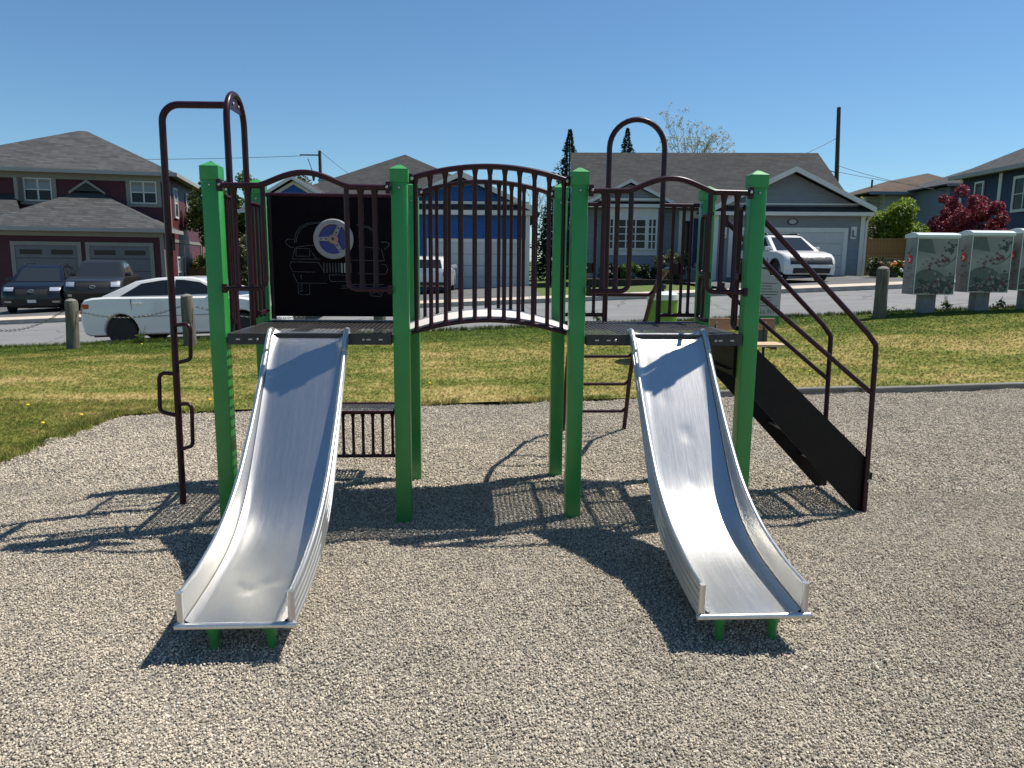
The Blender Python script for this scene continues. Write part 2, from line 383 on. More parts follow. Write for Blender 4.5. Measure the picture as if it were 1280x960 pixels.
# brushed stainless slide bed, scuffed along its length
m, N, L, b = newmat('slide_steel')
tc = N.new('ShaderNodeTexCoord').outputs['Object']
n1 = noise(N, L, mapping(N, L, tc, (150, 3, 3)), 1, 5, .6)
n2 = noise(N, L, mapping(N, L, tc, (170, 16, 16), (0, 0, .12)), 1, 6, .75)
n3 = noise(N, L, tc, 2.2, 4)
a = N.new('ShaderNodeMath'); a.operation = 'MULTIPLY_ADD'; L.new(n2.outputs[0], a.inputs[0]); a.inputs[1].default_value = .6; L.new(n1.outputs[0], a.inputs[2])
a2 = N.new('ShaderNodeMath'); a2.operation = 'MULTIPLY_ADD'; L.new(n3.outputs[0], a2.inputs[0]); a2.inputs[1].default_value = .35; L.new(a.outputs[0], a2.inputs[2])
mr = N.new('ShaderNodeMapRange'); mr.inputs[1].default_value = .6; mr.inputs[2].default_value = 1.35; mr.inputs[3].default_value = .30; mr.inputs[4].default_value = .375
L.new(a2.outputs[0], mr.inputs[0]); L.new(mr.outputs[0], b.inputs['Roughness'])
r = ramp(N, [(.35, (.58, .565, .53)), (.75, (.66, .64, .605))]); L.new(n2.outputs[0], r.inputs[0]); L.new(r.outputs[0], b.inputs['Base Color'])
b.inputs['Metallic'].default_value = 1.0
bump(N, L, a.outputs[0], b, .06, .0012)
pm('slide_side', (.60, .60, .58), .34, .85, var=.08, scale=4, bmp=.12, bscale=40, stretch=(8, 1, 1))

# mail box print: pale grey-green ground with darker sweeps
m, N, L, b = newmat('mail_print')
tc = N.new('ShaderNodeTexCoord').outputs['Object']
n1 = noise(N, L, tc, 2.2, 2); n2 = noise(N, L, tc, 16, 5)
r = ramp(N, [(.35, (.17, .185, .165)), (.5, (.23, .245, .215)), (.68, (.30, .31, .265))]); L.new(n1.outputs[0], r.inputs[0]); L.new(r.outputs[0], b.inputs['Base Color'])
b.inputs['Roughness'].default_value = .4
pm('mail_dark', (.085, .11, .09), .45, var=.18, scale=9, bmp=0)

# ------------------------------------------------------------------ the ground
EDGE = lambda x: 7.32 + .216 * max(0, x + 3.93)
def grid_mesh(name, xs, ys_of, zf, m, kind='structure', parent=None):
    V = []; F = []
    for x in xs:
        ys = ys_of(x)
        for y in ys: V.append((x, y, zf(x, y)))
    n = len(ys_of(xs[0]))
    for i in range(len(xs) - 1):
        for j in range(n - 1):
            a = i * n + j; F.append((a, a + n, a + n + 1, a + 1))
    o = obj(name, npmesh(name, V, F, m), m, parent, smooth=True, sharp=60)
    if kind: struct(o, kind)
    return o
DIM = np.random.default_rng(5); _n = 900
DX, DY = DIM.uniform(-5, 9, _n), DIM.uniform(1.2, 10, _n); DR = DIM.uniform(.035, .12, _n); DA = DIM.normal(0, .0125, _n) - .003; DS = DIM.uniform(.6, 1.6, _n)
def GZv(x, y):
    """gravel surface: raked swells, scuffs and foot prints, hollows kicked out under the slide ends"""
    x, y = np.asarray(x, float), np.asarray(y, float)
    z = .010 * np.sin(2.1 * x + .7 * np.sin(1.3 * y)) * np.sin(1.7 * y + 1.2 * np.sin(.9 * x)) + .006 * np.sin(5.3 * x + 2.2 * y) * np.sin(4.1 * y - 1.3 * x) + .005 * np.sin(11.1 * x - 3 * y) * np.sin(9.7 * y + 2 * x) - .012
    for a, b, r_, am, q in zip(DX, DY, DR, DA, DS):
        d2 = ((x - a) / (r_ * q)) ** 2 + ((y - b) / (r_ / q)) ** 2
        z = z + am * np.exp(-d2)
    for cx, cy in ((-1.04, 2.50), (1.1, 2.65)):
        z = z - .04 * np.exp(-(((x - cx) / .42) ** 2 + ((y - cy) / .33) ** 2)) + .018 * np.exp(-(((x - cx) / .6) ** 2 + ((y - cy + .62) / .25) ** 2))
    return z
xs = [-2500, -900, -300, -120] + list(np.linspace(-60, 60, 61)) + [120, 300, 900, 2500]
ysg = [-400, -60, -12] + list(np.linspace(-4, 60, 65)) + [90, 160, 400, 1200, 3500]
def zg(x, y):
    z = H(x, y) - .07
    if y < 14.7: z -= .10
    elif y < 21.2: z -= .35
    return z
grid_mesh('ground', xs, lambda x: ysg, zg, MAT['far_lawn'])
grid_mesh('gravel_pit', list(np.linspace(-3.93, 14, 300)), lambda x: list(np.linspace(-5, EDGE(x) + .03, 260)), lambda x, y: 0, MAT['gravel_bed'])
pit = bpy.data.objects['gravel_pit'].data; _c = np.array([v.co for v in pit.vertices]); _c[:, 2] = GZv(_c[:, 0], _c[:, 1]); pit.vertices.foreach_set('co', _c.ravel()); pit.update()
def zl(x, y): return H(x, y) + .012 + .012 * math.sin(1.1 * x + y) * math.sin(.8 * y)
lx = list(np.linspace(-40, -3.93, 60)) + list(np.linspace(-3.93, 40, 75))[1:]
lawn = grid_mesh('lawn', lx, lambda x: list(np.linspace(EDGE(x), 14.76, 26)), zl, MAT['lawn'])
grid_mesh('lawn', list(np.linspace(-40, -3.93, 40)), lambda x: list(np.linspace(-12, 7.32, 30)), zl, MAT['lawn'])
rx = list(np.linspace(-60, 60, 41))
grid_mesh('road', rx, lambda x: [14.86, 17, 19, 21.02], lambda x, y: H(x, y) - .03 - .17 * max(0, min(1, (21 - y) / 4)), MAT['asphalt'])
o = NB()
for i in range(40):
    x0, x1 = rx[i], rx[i + 1]
    for (ya, yb, h0) in ((14.74, 14.90, .015),):
        vs = [(x0, ya), (x1, ya), (x1, yb), (x0, yb)]
        slab(o, [(x, y, H(x, 14.8) + h0) for x, y in vs], .25)
struct(obj('near_kerb', o, MAT['kerb_concrete']))
o = NB()
for i in range(40):
    x0, x1 = rx[i], rx[i + 1]
    slab(o, [(x, y, H(x, 21) + .09) for x, y in ((x0, 21.0), (x1, 21.0), (x1, 21.18), (x0, 21.18))], .25)
struct(obj('far_kerb', o, MAT['kerb_concrete']))
sw = struct(obj('sidewalk', pr([(-60, H(-60, 22) - .12), (60, H(60, 22) - .12), (60, H(60, 22) + .03), (-60, H(-60, 22) + .03)], 21.19, 22.75), MAT['kerb_concrete']))
src = obj('slab', bx(0, 1.485, 0, 1.53, 0, .045, bev=.006), MAT['slab_concrete'], sw)
for i in range(26):
    x = -22 + 1.5 * i
    o = src if i == 0 else share('slab', src, sw)
    o.location = (x, 21.2, H(x, 22) + .034 + random.uniform(-.003, .003)); o.rotation_euler = (0, -math.atan(.049), 0)
def drive(x0, x1, y1, lift=.0):
    return grid_mesh('driveway', list(np.linspace(x0, x1, 9)), lambda x: list(np.linspace(22.74, y1, 12)), lambda x, y: H(x, y) + .02 + lift, MAT['drive_asphalt'])
drive(-26, -13.6, 36.5); drive(-5.6, .9, 34.5); drive(6.9, 13.6, 31.5)

# gravel stones and grass blades: instances on point meshes
def scatter(name, pts, mname, shape, smin, smax, tilt, parent=None):
    me = bpy.data.meshes.new(name); me.from_pydata(pts.tolist(), [], []); me.materials.append(MAT[mname])
    o = bpy.data.objects.new(name, me); col.objects.link(o); struct(o, 'stuff')
    ng = bpy.data.node_groups.new(name, 'GeometryNodeTree')
    ng.interface.new_socket('Geometry', in_out='INPUT', socket_type='NodeSocketGeometry'); ng.interface.new_socket('Geometry', in_out='OUTPUT', socket_type='NodeSocketGeometry')
    N, L = ng.nodes, ng.links
    gi = N.new('NodeGroupInput'); go = N.new('NodeGroupOutput')
    ip = N.new('GeometryNodeInstanceOnPoints'); L.new(gi.outputs[0], ip.inputs['Points'])
    sm = N.new('GeometryNodeSetMaterial'); sm.inputs['Material'].default_value = MAT[mname]
    L.new(shape(N, L), sm.inputs[0]); L.new(sm.outputs[0], ip.inputs['Instance'])
    rr = N.new('FunctionNodeRandomValue'); rr.data_type = 'FLOAT_VECTOR'
    rr.inputs[0].default_value = (-tilt, -tilt, 0); rr.inputs[1].default_value = (tilt, tilt, 6.28)
    L.new(rr.outputs[0], ip.inputs['Rotation'])
    rs = N.new('FunctionNodeRandomValue'); rs.data_type = 'FLOAT_VECTOR'; rs.inputs['Seed'].default_value = 3
    rs.inputs[0].default_value = smin; rs.inputs[1].default_value = smax
    L.new(rs.outputs[0], ip.inputs['Scale']); L.new(ip.outputs[0], go.inputs[0])
    md = o.modifiers.new('scatter', 'NODES'); md.node_group = ng
    return o
def pebble_shape(N, L):
    s = N.new('GeometryNodeMeshIcoSphere'); s.inputs['Radius'].default_value = 1; s.inputs['Subdivisions'].default_value = 1
    return s.outputs[0]
def vec_f(fn, x, y): return np.array([fn(a, b) for a, b in zip(x, y)])
def band(y0, y1, dens):
    area = (y1 - y0) * ((.75 * y0 + 1.5) + (.75 * y1 + 1.5)); n = int(area * dens)
    y = rng.uniform(y0, y1, n); x = rng.uniform(-1, 1, n) * (.75 * y + 1.5)
    k = (x > -3.95) & (y < 7.32 + .216 * np.maximum(0, x + 3.93) + .03 + rng.normal(0, .02, n)) & (x < 13.5)
    x, y = x[k], y[k]
    return np.stack([x, y, GZv(x, y) + rng.uniform(-.003, .0075, len(x))], 1)
pts = np.concatenate([band(1.5, 3.2, 17500), band(3.2, 5.0, 13000)])
scatter('gravel', pts, 'pebble', pebble_shape, (.0024, .0024, .0020), (.0064, .0058, .0048), .9)
_big = band(1.6, 7.5, 7); _big[:, 2] += .003
scatter('gravel', _big, 'pebble', pebble_shape, (.007, .007, .005), (.015, .012, .009), .7)
pts = np.concatenate([band(5.0, 7.0, 6500), band(7.0, 9.9, 3600)])
scatter('gravel', pts, 'pebble', pebble_shape, (.0040, .0040, .0032), (.0095, .009, .0068), .8)
def tuft_shape(N, L):
    jn = N.new('GeometryNodeJoinGeometry')
    for k in range(6):
        c = N.new('GeometryNodeMeshCone'); c.fill_type = 'NONE'; c.inputs['Vertices'].default_value = 3
        c.inputs['Radius Top'].default_value = 0.0; c.inputs['Radius Bottom'].default_value = .05; c.inputs['Depth'].default_value = random.uniform(.7, 1.1)
        t = N.new('GeometryNodeTransform'); a = k * 1.05
        t.inputs['Translation'].default_value = (.28 * math.cos(a), .28 * math.sin(a), 0)
        t.inputs['Rotation'].default_value = (random.uniform(-.8, .8), random.uniform(-.8, .8), a)
        L.new(c.outputs[0], t.inputs[0]); L.new(t.outputs[0], jn.inputs[0])
    return jn.outputs[0]
def lawn_pts(n, x0, x1, y0, y1):
    x = rng.uniform(x0, x1, n); y = rng.uniform(y0, y1, n)
    e = 7.32 + .216 * np.maximum(0, x + 3.93)
    k = ((y > e + .02 - np.abs(rng.normal(0, .05, n))) | (x < -3.95 + np.abs(rng.normal(0, .05, n)))) & (np.abs(x) < .78 * y + 1.8)
    x, y = x[k], y[k]
    return np.stack([x, y, vec_f(zl, x, y) + .004], 1)
scatter('grass', np.concatenate([lawn_pts(230000, -14, 14, 4.5, 14.72), lawn_pts(40000, -9, -3.7, 3.5, 8)]), 'blade', tuft_shape, (.018, .018, .010), (.042, .042, .034), .45)
_ex = rng.uniform(-3.95, 12, 2600); _ey = rng.uniform(3.2, 7.35, 1500)
_e1 = np.stack([_ex, 7.32 + .216 * (_ex + 3.93) + rng.normal(.02, .035, 2600), np.full(2600, .005)], 1); _e2 = np.stack([-3.95 + rng.normal(0, .04, 1500), _ey, np.full(1500, .005)], 1)
_k = (np.sin(_ex * 3.1) + np.sin(_ex * 7.7 + 1) > -.5); scatter('grass', np.concatenate([_e1[_k], _e2]), 'blade', tuft_shape, (.03, .03, .03), (.075, .075, .08), .5)
scatter('grass', np.array([(x, 14.71 + random.gauss(0, .05), H(x, 14.7) + .02) for x in rng.uniform(-12, 12, 3500)]), 'blade', tuft_shape, (.04, .04, .05), (.08, .08, .12), .25)

# ------------------------------------------------------------------ timber edging of the pit
ang = math.atan(.216)
te = root('timber_edging', 'weathered grey timber edging along the back of the gravel pit', 'edging', (1.9, EDGE(1.9), 0), ang)
src = obj('timber', bx(0, 2.42, -.05, .05, -.12, .055, bev=.012), MAT['timber_grey'], te)
for i in range(5):
    o = src if i == 0 else share('timber', src, te)
    o.location = (2.44 * i, -.03 + random.uniform(-.02, .02), .0 + random.uniform(-.01, .012) + .006 * i); o.rotation_euler = (random.uniform(-.05, .05), random.uniform(-.004, .004), random.uniform(-.008, .008))

# ------------------------------------------------------------------ play structure
PS = root('play_structure', 'green-posted play structure with two steel slides and an arched bridge', 'playground', (-.1359, 4.399, 0), .0581)
T, G = MAT['tube_paint'], MAT['green_paint']
PX = [-1.56, -.515, .515, 1.56]; PY = [0, .915]; DZ = 1.13
pw = .046
post_src = cap_src = bolt_src = None
for iy, y in enumerate(PY):
    for x in PX:
        if post_src is None:
            post_src = p = obj('post', bx(-pw, pw, -pw, pw, -.35, 2.03, bev=.006), G, PS, True, 50)
            bm = NB(); c = pw + .006
            box(bm, -c, c, -c, c, 1.985, 2.058, bev=.004)
            vs = [bm.verts.new(q) for q in ((-c, -c, 2.0582), (c, -c, 2.0582), (c, c, 2.0582), (-c, c, 2.0582), (-.010, -.010, 2.084), (.010, -.010, 2.084), (.010, .010, 2.084), (-.010, .010, 2.084))]
            for f in ((0, 1, 5, 4), (1, 2, 6, 5), (2, 3, 7, 6), (3, 0, 4, 7), (4, 5, 6, 7)): bm.faces.new([vs[i] for i in f])
            lathe(bm, [(.008, 2.082), (.007, 2.088), (.002, 2.09)], seg=8)
            cap_src = obj('post_cap', bm, MAT['green_cap'], p)
            bolt_src = obj('bolt', lathe(NB(), [(.0085, 0), (.0085, -.004), (.005, -.008)], (0, -c - .0005, 1.955), 10, 'y'), MAT['bolt'], p, True)
            bolt_src.location = (0, .006, 0)
        else:
            p = share('post', post_src, PS); share('post_cap', cap_src, p); share('bolt', bolt_src, p, (0, .006, 0))
        p.location = (x, y, 0)
# perforated sheet: a lattice of square holes
def perforated(bm, x0, x1, y0, y1, z, pitch, hole, rim=.02, zf=None):
    nx = int((x1 - x0 - 2 * rim) / pitch); ny = int((y1 - y0 - 2 * rim) / pitch)
    ax = (x1 - x0 - nx * pitch) / 2; ay = (y1 - y0 - ny * pitch) / 2
    h = (pitch - hole) / 2
    gx = [x0] + [x0 + ax + i * pitch + d for i in range(nx) for d in (h, pitch - h)] + [x1]
    gy = [y0] + [y0 + ay + i * pitch + d for i in range(ny) for d in (h, pitch - h)] + [y1]
    vs = [[bm.verts.new((x, y, z)) for y in gy] for x in gx]
    for i in range(len(gx) - 1):
        for j in range(len(gy) - 1):
            if i % 2 == 1 and j % 2 == 1: continue
            bm.faces.new((vs[i][j], vs[i + 1][j], vs[i + 1][j + 1], vs[i][j + 1]))
    return bm
def slotted_fascia(bm, x0, x1, y, z0, z1):
    box(bm, x0, x1, y, y + .006, z0, z1)
for sx, (xa, xb) in ((-1, (-1.503, -.572)), (1, (.572, 1.503))):
    d = obj('deck', perforated(NB(), xa, xb, -.05, .965, DZ, .030, .0195), MAT['deck_vinyl'], PS)
    bm = NB(); zt, zb = DZ - .001, DZ - .064
    box(bm, xa, xb, -.06, -.052, zb, zt); box(bm, xa, xb, .967, .975, zb, zt)
    box(bm, xa, xa + .008, -.0515, .9665, zb, zt); box(bm, xb - .008, xb, -.0515, .9665, zb, zt)
    for k in (1, 2): 
        xx = xa + (xb - xa) * k / 3; box(bm, xx - .004, xx + .004, -.0515, .9665, zb + .01, zt - .004)
    obj('deck_frame', bm, MAT['deck_vinyl'], d)
    for k, xx in enumerate((xa + .06, xa + .13, xb - .13, xb - .06)):
        obj('slot', bx(xx - .011, xx + .011, -.0625, -.0605, DZ - .038, DZ - .030), MAT['bolt'] if k % 3 else MAT['walk_pale'], d)
    for xx in (xa + .17, xb - .16):
        obj('bolt', lathe(NB(), [(.009, 0), (.009, -.004), (.005, -.008)], (xx, -.0605, DZ - .034), 10, 'y'), MAT['bolt'], d, True)
# slide entry panels: arched top rail with short looped side bars
def entry_panel(x0, x1):
    c = (x0 + x1) / 2; y = -.065
    a0, a1 = x0 + .044, x1 - .044
    pts = [(a0, y, 1.952), (c - .25, y, 1.954)]
    arc = []
    for k in range(15):
        t = k / 14; xx = c - .25 + .5 * t
        s = math.sin(math.pi * t); arc.append((xx, y, 1.954 + .074 * s ** 1.25))
    pts = [(a0, y, 1.952)] + arc + [(a1, y, 1.952)]
    r = obj('top_rail', tb(pts, .0165, 10), T, PS, True, 60)
    for s in (-1, 1):
        xe = c + s * .5225; e = lambda d: xe - s * d
        obj('guard_loop', tb([(e(.05), y, 1.385), (e(.292), y, 1.385), (e(.292), y, 1.955)], .0145, 10, fr=.05, n=6), T, r, True, 60)
        for d in (.135, .213):
            bm = NB(); tube(bm, [(e(d), y, 1.39), (e(d), y, 1.42), (e(d), y, 1.90), (e(d), y, 1.95)], [.021, .0145, .0145, .023], 10)
            obj('baluster', bm, T, r, True, 60)
        obj('bracket', bx(*sorted((e(.0465), e(.072))), y - .022, y + .022, 1.92, 1.985, bev=.004), T, r)
        obj('bracket', bx(*sorted((e(.0465), e(.070))), y - .02, y + .02, 1.36, 1.41, bev=.004), T, r)
        obj('bolt', lathe(NB(), [(.008, 0), (.008, -.004), (.004, -.007)], (e(.064), y - .0225, 1.955), 8, 'y'), MAT['bolt'], r, True)
entry_panel(-1.56, -.515); entry_panel(.515, 1.56)

# slides
def interp(tab, y):
    for (ya, za), (yb, zb) in zip(tab, tab[1:]):
        if yb <= y <= ya:
            return za + (zb - za) * (y - ya) / (yb - ya)
    return tab[-1][1] if y < tab[-1][0] else tab[0][1]
BED = [(.0, 1.135), (-.06, 1.128), (-.10, 1.085), (-.30, .838), (-.50, .592), (-.64, .425), (-.74, .322), (-.85, .250), (-1.0, .192), (-1.15, .158), (-1.35, .134), (-1.57, .118)]
TOP = [(.0, 1.16), (-.06, 1.152), (-.10, 1.115), (-.30, .900), (-.50, .700), (-.75, .485), (-.92, .390), (-1.1, .318), (-1.36, .265), (-1.56, .252)]
def smoothtab(tab, n=64):
    ys = np.linspace(tab[0][0], tab[-1][0], n); zs = np.array([interp(tab, float(y)) for y in ys])
    for _ in range(9):
        z2 = zs.copy(); z2[1:-1] = (zs[:-2] + 2 * zs[1:-1] + zs[2:]) / 4; zs = z2
    return list(zip(ys.tolist(), zs.tolist()))
BS, TS = smoothtab(BED), smoothtab(TOP)
def slide(xc, dents):
    NX = 22; hw = .2
    V = []; F = []
    for (y, z) in BS:
        for i in range(NX + 1):
            t = -1 + 2 * i / NX
            zz = z + .018 * max(0, abs(t) - .8) ** 2 * 25
            for (dx, dy, a, rr) in dents:
                zz -= a * math.exp(-(((t * hw - dx) / rr) ** 2 + ((y - dy) / (rr * .7)) ** 2))
            V.append((xc + t * hw, y, zz))
    for j in range(len(BS) - 1):
        for i in range(NX):
            a = j * (NX + 1) + i; F.append((a, a + NX + 1, a + NX + 2, a + 1))
    bed = obj('slide', npmesh('slide', V, F, MAT['slide_steel']), None, PS, True, 70)
    bm = NB()   # underside sheet
    for (ya, za), (yb, zb) in zip(BS, BS[1:]):
        bm.faces.new([bm.verts.new(q) for q in ((xc - hw, ya, za - .012), (xc + hw, ya, za - .012), (xc + hw, yb, zb - .012), (xc - hw, yb, zb - .012))])
    obj('underside', bm, MAT['slide_side'], bed)
    for s in (-1, 1):   # side walls with a rolled top edge and pressed ribs outside
        bm = NB(); rings = []
        for (y, zb), (_, zt) in zip(BS, TS):
            b0 = zb - .012; h = max(.02, zt - b0)
            prof = [(.200, b0 + .018), (.2035, b0 + .030), (.2045, zt - .012), (.208, zt - .004), (.216, zt), (.225, zt - .003), (.2305, zt - .013)]
            for k in range(4):
                q = .80 - .22 * k
                prof += [(.2305, b0 + h * (q + .07)), (.2265, b0 + h * (q + .05)), (.2265, b0 + h * (q - .05)), (.2305, b0 + h * (q - .07))]
            prof += [(.2305, b0), (.200, b0)]
            rings.append([bm.verts.new((xc + s * px, y, pz)) for px, pz in prof])
        n = len(rings[0])
        for A, B in zip(rings, rings[1:]):
            for k in range(n): bm.faces.new((A[k], A[(k + 1) % n], B[(k + 1) % n], B[k]))
        bm.faces.new(rings[0]); bm.faces.new(rings[-1][::-1])
        bmesh.ops.recalc_face_normals(bm, faces=bm.faces)
        obj('side_wall', bm, MAT['slide_side'], bed, True, 50)
        xe = xc + s * .2165
        obj('edge_cap', tb([(xe, -1.563, .118), (xe, -1.566, .252)], .0145, 10), MAT['slide_side'], bed, True, 60)
        obj('hood_end', tb([(xe, -.02, 1.150), (xe, -.062, 1.147), (xe, -.12, 1.092), (xe, -.16, 1.048)], .0155, 10, fr=.03), MAT['slide_side'], bed, True, 60)
        lx = xc + s * .115
        obj('leg', lathe(NB(), [(.030, .108), (.030, .055), (.022, .045), (.016, -.05), (.014, -.2)], (lx, -1.50, 0), 12), G, bed, True, 50)
        obj('leg', lathe(NB(), [(.022, .15), (.022, -.2)], (lx, -1.12, 0), 10), G, bed, True, 50)
    obj('exit_lip', tb([(xc - .238, -1.576, .112), (xc + .238, -1.576, .112)], .0135, 12), MAT['slide_side'], bed, True, 60)
    return bed
slide(-1.045, [(-.03, -1.31, .005, .028), (.05, -1.25, .004, .04), (-.07, -1.27, .003, .025)])
slide(1.055, [(.01, -.47, .006, .026), (.0, -.66, .004, .026), (-.08, -.33, .003, .03)])

# arched bridge
NB_ = 24
def arcz(x, z0, z1): return z0 + (z1 - z0) * (1 - (x / .462) ** 2)
bm = NB(); ringsA = []
for k in range(NB_ + 1):
    x = -.568 + 1.136 * k / NB_; z = arcz(x, 1.150, 1.226)
    ringsA.append([bm.verts.new(q) for q in ((x, .06, z), (x, .855, z), (x, .855, z - .03), (x, .06, z - .03))])
for A, B in zip(ringsA, ringsA[1:]):
    for k in range(4): bm.faces.new((A[k], B[k], B[(k + 1) % 4], A[(k + 1) % 4]))
bm.faces.new(ringsA[0]); bm.faces.new(ringsA[-1][::-1])
bmesh.ops.recalc_face_normals(bm, faces=bm.faces)
bridge = obj('bridge', bm, MAT['walk_pale'], PS, True, 40)
for y in (.035, .880):
    xs_ = [-.462 + .924 * k / 20 for k in range(21)]
    rl = obj('handrail', tb([(x, y, arcz(x, 2.012, 2.088)) for x in xs_], .017, 10), T, bridge, True, 60)
    obj('bottom_rail', tb([(x, y, arcz(x, 1.128, 1.204)) for x in xs_], .014, 10), T, bridge, True, 60)
    for k in range(11):
        x = -.43 + .086 * k; zt, zb = arcz(x, 2.012, 2.088), arcz(x, 1.128, 1.204)
        obj('baluster', tb([(x, y, zb), (x, y, zb + .03), (x, y, zt - .05), (x, y, zt)], [.018, .0125, .0125, .021], 8), T, bridge, True, 60)
    for s in (-1, 1):
        obj('bracket', bx(*sorted((s * .442, s * .4685)), y - .022, y + .022, 1.985, 2.04, bev=.004), T, bridge)
        obj('bolt', lathe(NB(), [(.010, 0), (.010, -.005), (.004, -.009)], (s * .447, y - .0225, 2.012), 8, 'y'), MAT['bolt'], bridge, True)

# car panel behind the left deck with a toy steering wheel
pan = obj('car_panel', bx(-1.492, -.572, .905, .927, 1.158, 1.972, bev=.004), MAT['panel_dark'], PS)
obj('panel_rail', tb([(-1.506, .914, 1.985), (-.568, .914, 1.985)], .015, 10), T, pan, True, 60)
for xx in (-1.485, -.58): obj('panel_stile', tb([(xx, .914, 1.14), (xx, .914, 1.98)], .016, 10), T, pan, True, 60)
def q2(x, y): return (-1.05 + (340 + x / 6.86 - 418) * .00537, 1.691 - (260 + y / 6.86 - 299) * .00545)
lines = [[(200, 300), (215, 235), (250, 180), (310, 145), (420, 130)], [(185, 305), (200, 225), (240, 165), (300, 135), (420, 122)],
         [(900, 235), (880, 200), (840, 172), (735, 145)], [(915, 230), (885, 185), (845, 160), (735, 137)],
         [(180, 275), (130, 270), (108, 290), (120, 315), (150, 340), (180, 340)], [(945, 290), (985, 285), (1012, 300), (1008, 325), (975, 350)],
         [(200, 340), (300, 325), (400, 318)], [(740, 325), (800, 330), (930, 345)], [(165, 435), (190, 345)], [(945, 345), (970, 450)],
         [(195, 415), (200, 350), (315, 350), (315, 415), (195, 415)], [(325, 365), (375, 440)], [(155, 440), (410, 440)], [(640, 445), (970, 450)],
         [(150, 465), (390, 468), (440, 550)], [(150, 465), (138, 500), (165, 550), (360, 552)], [(735, 560), (980, 565), (998, 520), (980, 480), (940, 478)],
         [(165, 562), (200, 648), (460, 648)], [(480, 575), (655, 575), (655, 632), (500, 632), (484, 615), (480, 575)], [(690, 655), (960, 655)],
         [(240, 575), (228, 595), (242, 615)], [(205, 655), (205, 735), (225, 750), (290, 750), (305, 735), (305, 655)],
         [(835, 720), (845, 755), (930, 760), (942, 745), (942, 715)], [(850, 740), (890, 718), (930, 740)],
         [(218, 675), (245, 660)], [(218, 700), (245, 685)], [(218, 725), (245, 710)], [(585, 668), (640, 668)], [(580, 690), (640, 688), (645, 672)]]
for ln in lines:
    bm = NB(); q = [q2(*p) for p in ln]
    for a, b_ in zip(q, q[1:]):
        a, b_ = Vector(a), Vector(b_); d = (b_ - a); n_ = Vector((-d.y, d.x)).normalized() * .0012
        prism(bm, [tuple(a - n_), tuple(b_ - n_), tuple(b_ + n_), tuple(a + n_)], .9035, .906)
    obj('outline', bm, MAT['slit_light'], pan)  # cut slits drawn as raised pale strips, the light through them painted
for k in range(10):
    x = 437 + 26 * k; (a, zb), (_, zt) = q2(x, 555), q2(x, 472)
    obj('grille_slot_light', bx(a - (.0045 if k > 5 else .0025), a + (.0045 if k > 5 else .0025), .903, .906, zb, zt), MAT['galv'] if k in (6, 7, 8) else MAT['slit_light'], pan)  # grille slots as pale bars, light through them put into the colour
wx, wy, wz = -1.05, .868, 1.691
bm = NB()
lathe(bm, [(.098, -.004), (.098, .004)], (wx, wy + .012, wz), 32, 'y'); whl = obj('steering_wheel', bm, MAT['wheel_blue'], pan, True, 40)
bm = NB(); seg = 40; prof = [(.099, -.006), (.103, -.010), (.130, -.010), (.136, -.004), (.136, .006), (.099, .008)]
rings = []
for k in range(seg):
    a = 2 * math.pi * k / seg; rings.append([bm.verts.new((wx + r_ * math.cos(a), wy + dy, wz + r_ * math.sin(a))) for r_, dy in prof])
for k in range(seg):
    A, B = rings[k], rings[(k + 1) % seg]
    for j in range(len(prof)): bm.faces.new((A[j], A[(j + 1) % len(prof)], B[(j + 1) % len(prof)], B[j]))
bmesh.ops.recalc_face_normals(bm, faces=bm.faces)
obj('rim', bm, MAT['wheel_grey'], whl, True, 40)
for a in (R(64), R(180), R(-58)):
    ca, sa = math.cos(a), math.sin(a)
    def rp(r_, t_): return (wx + r_ * ca - t_ * sa, wz + r_ * sa + t_ * ca)
    obj('spoke', pr([rp(.02, -.016), rp(.102, -.012), rp(.102, .012), rp(.02, .016)], wy - .008, wy + .002), MAT['wheel_grey'], whl)
    for r_ in (.05, .083):
        c_ = rp(r_, 0); obj('hole', lathe(NB(), [(.006, 0), (.006, -.002)], (c_[0], wy - .0085, c_[1]), 8, 'y'), MAT['ink'], whl)
obj('hub', lathe(NB(), [(.033, .04), (.033, -.016), (.028, -.02), (.010, -.02), (.008, -.014)], (wx, wy, wz), 20, 'y'), MAT['copper'], whl, True, 40)
obj('hub_bolt', lathe(NB(), [(.011, 0), (.011, -.004)], (wx, wy - .0205, wz), 8, 'y'), MAT['ink'], whl)

# left side entry: tall hoop, bars and the step pole
ax_ = -1.512; c_ = .33; hr = .17
hoop = [(ax_, c_ - hr, 1.07), (ax_, c_ - hr, 2.34)] + [(ax_, c_ - hr * math.cos(math.pi * k / 14), 2.34 + hr * math.sin(math.pi * k / 14)) for k in range(1, 14)] + [(ax_, c_ + hr, 2.34), (ax_, c_ + hr, 1.07)]
hp = obj('side_hoop', tb(hoop, .019, 12), T, PS, True, 60)
pl = [(c_ - hr * math.cos(math.pi * k / 14), 2.34 + hr * math.sin(math.pi * k / 14)) for k in range(15)]
pl = [p for p in pl if p[1] > 2.40]
obj('gusset', pr(pl, ax_ - .004, ax_ + .004, 'x'), T, hp)
for yy in (.28, .38): obj('bolt', lathe(NB(), [(.009, 0), (.009, .004), (.005, .008)], (ax_ + .0045, yy, 2.45), 8, 'x'), MAT['bolt'], hp, True)
obj('side_rail', tb([(ax_, .50, 1.90), (ax_, .86, 1.90)], .015, 10), T, hp, True, 60)
obj('side_rail', tb([(ax_, .055, 1.90), (ax_, .16, 1.90)], .015, 10), T, hp, True, 60)
for yy in (.075, .115): obj('baluster', tb([(ax_, yy, 1.17), (ax_, yy, 1.90)], .0115, 8), T, hp, True, 60)
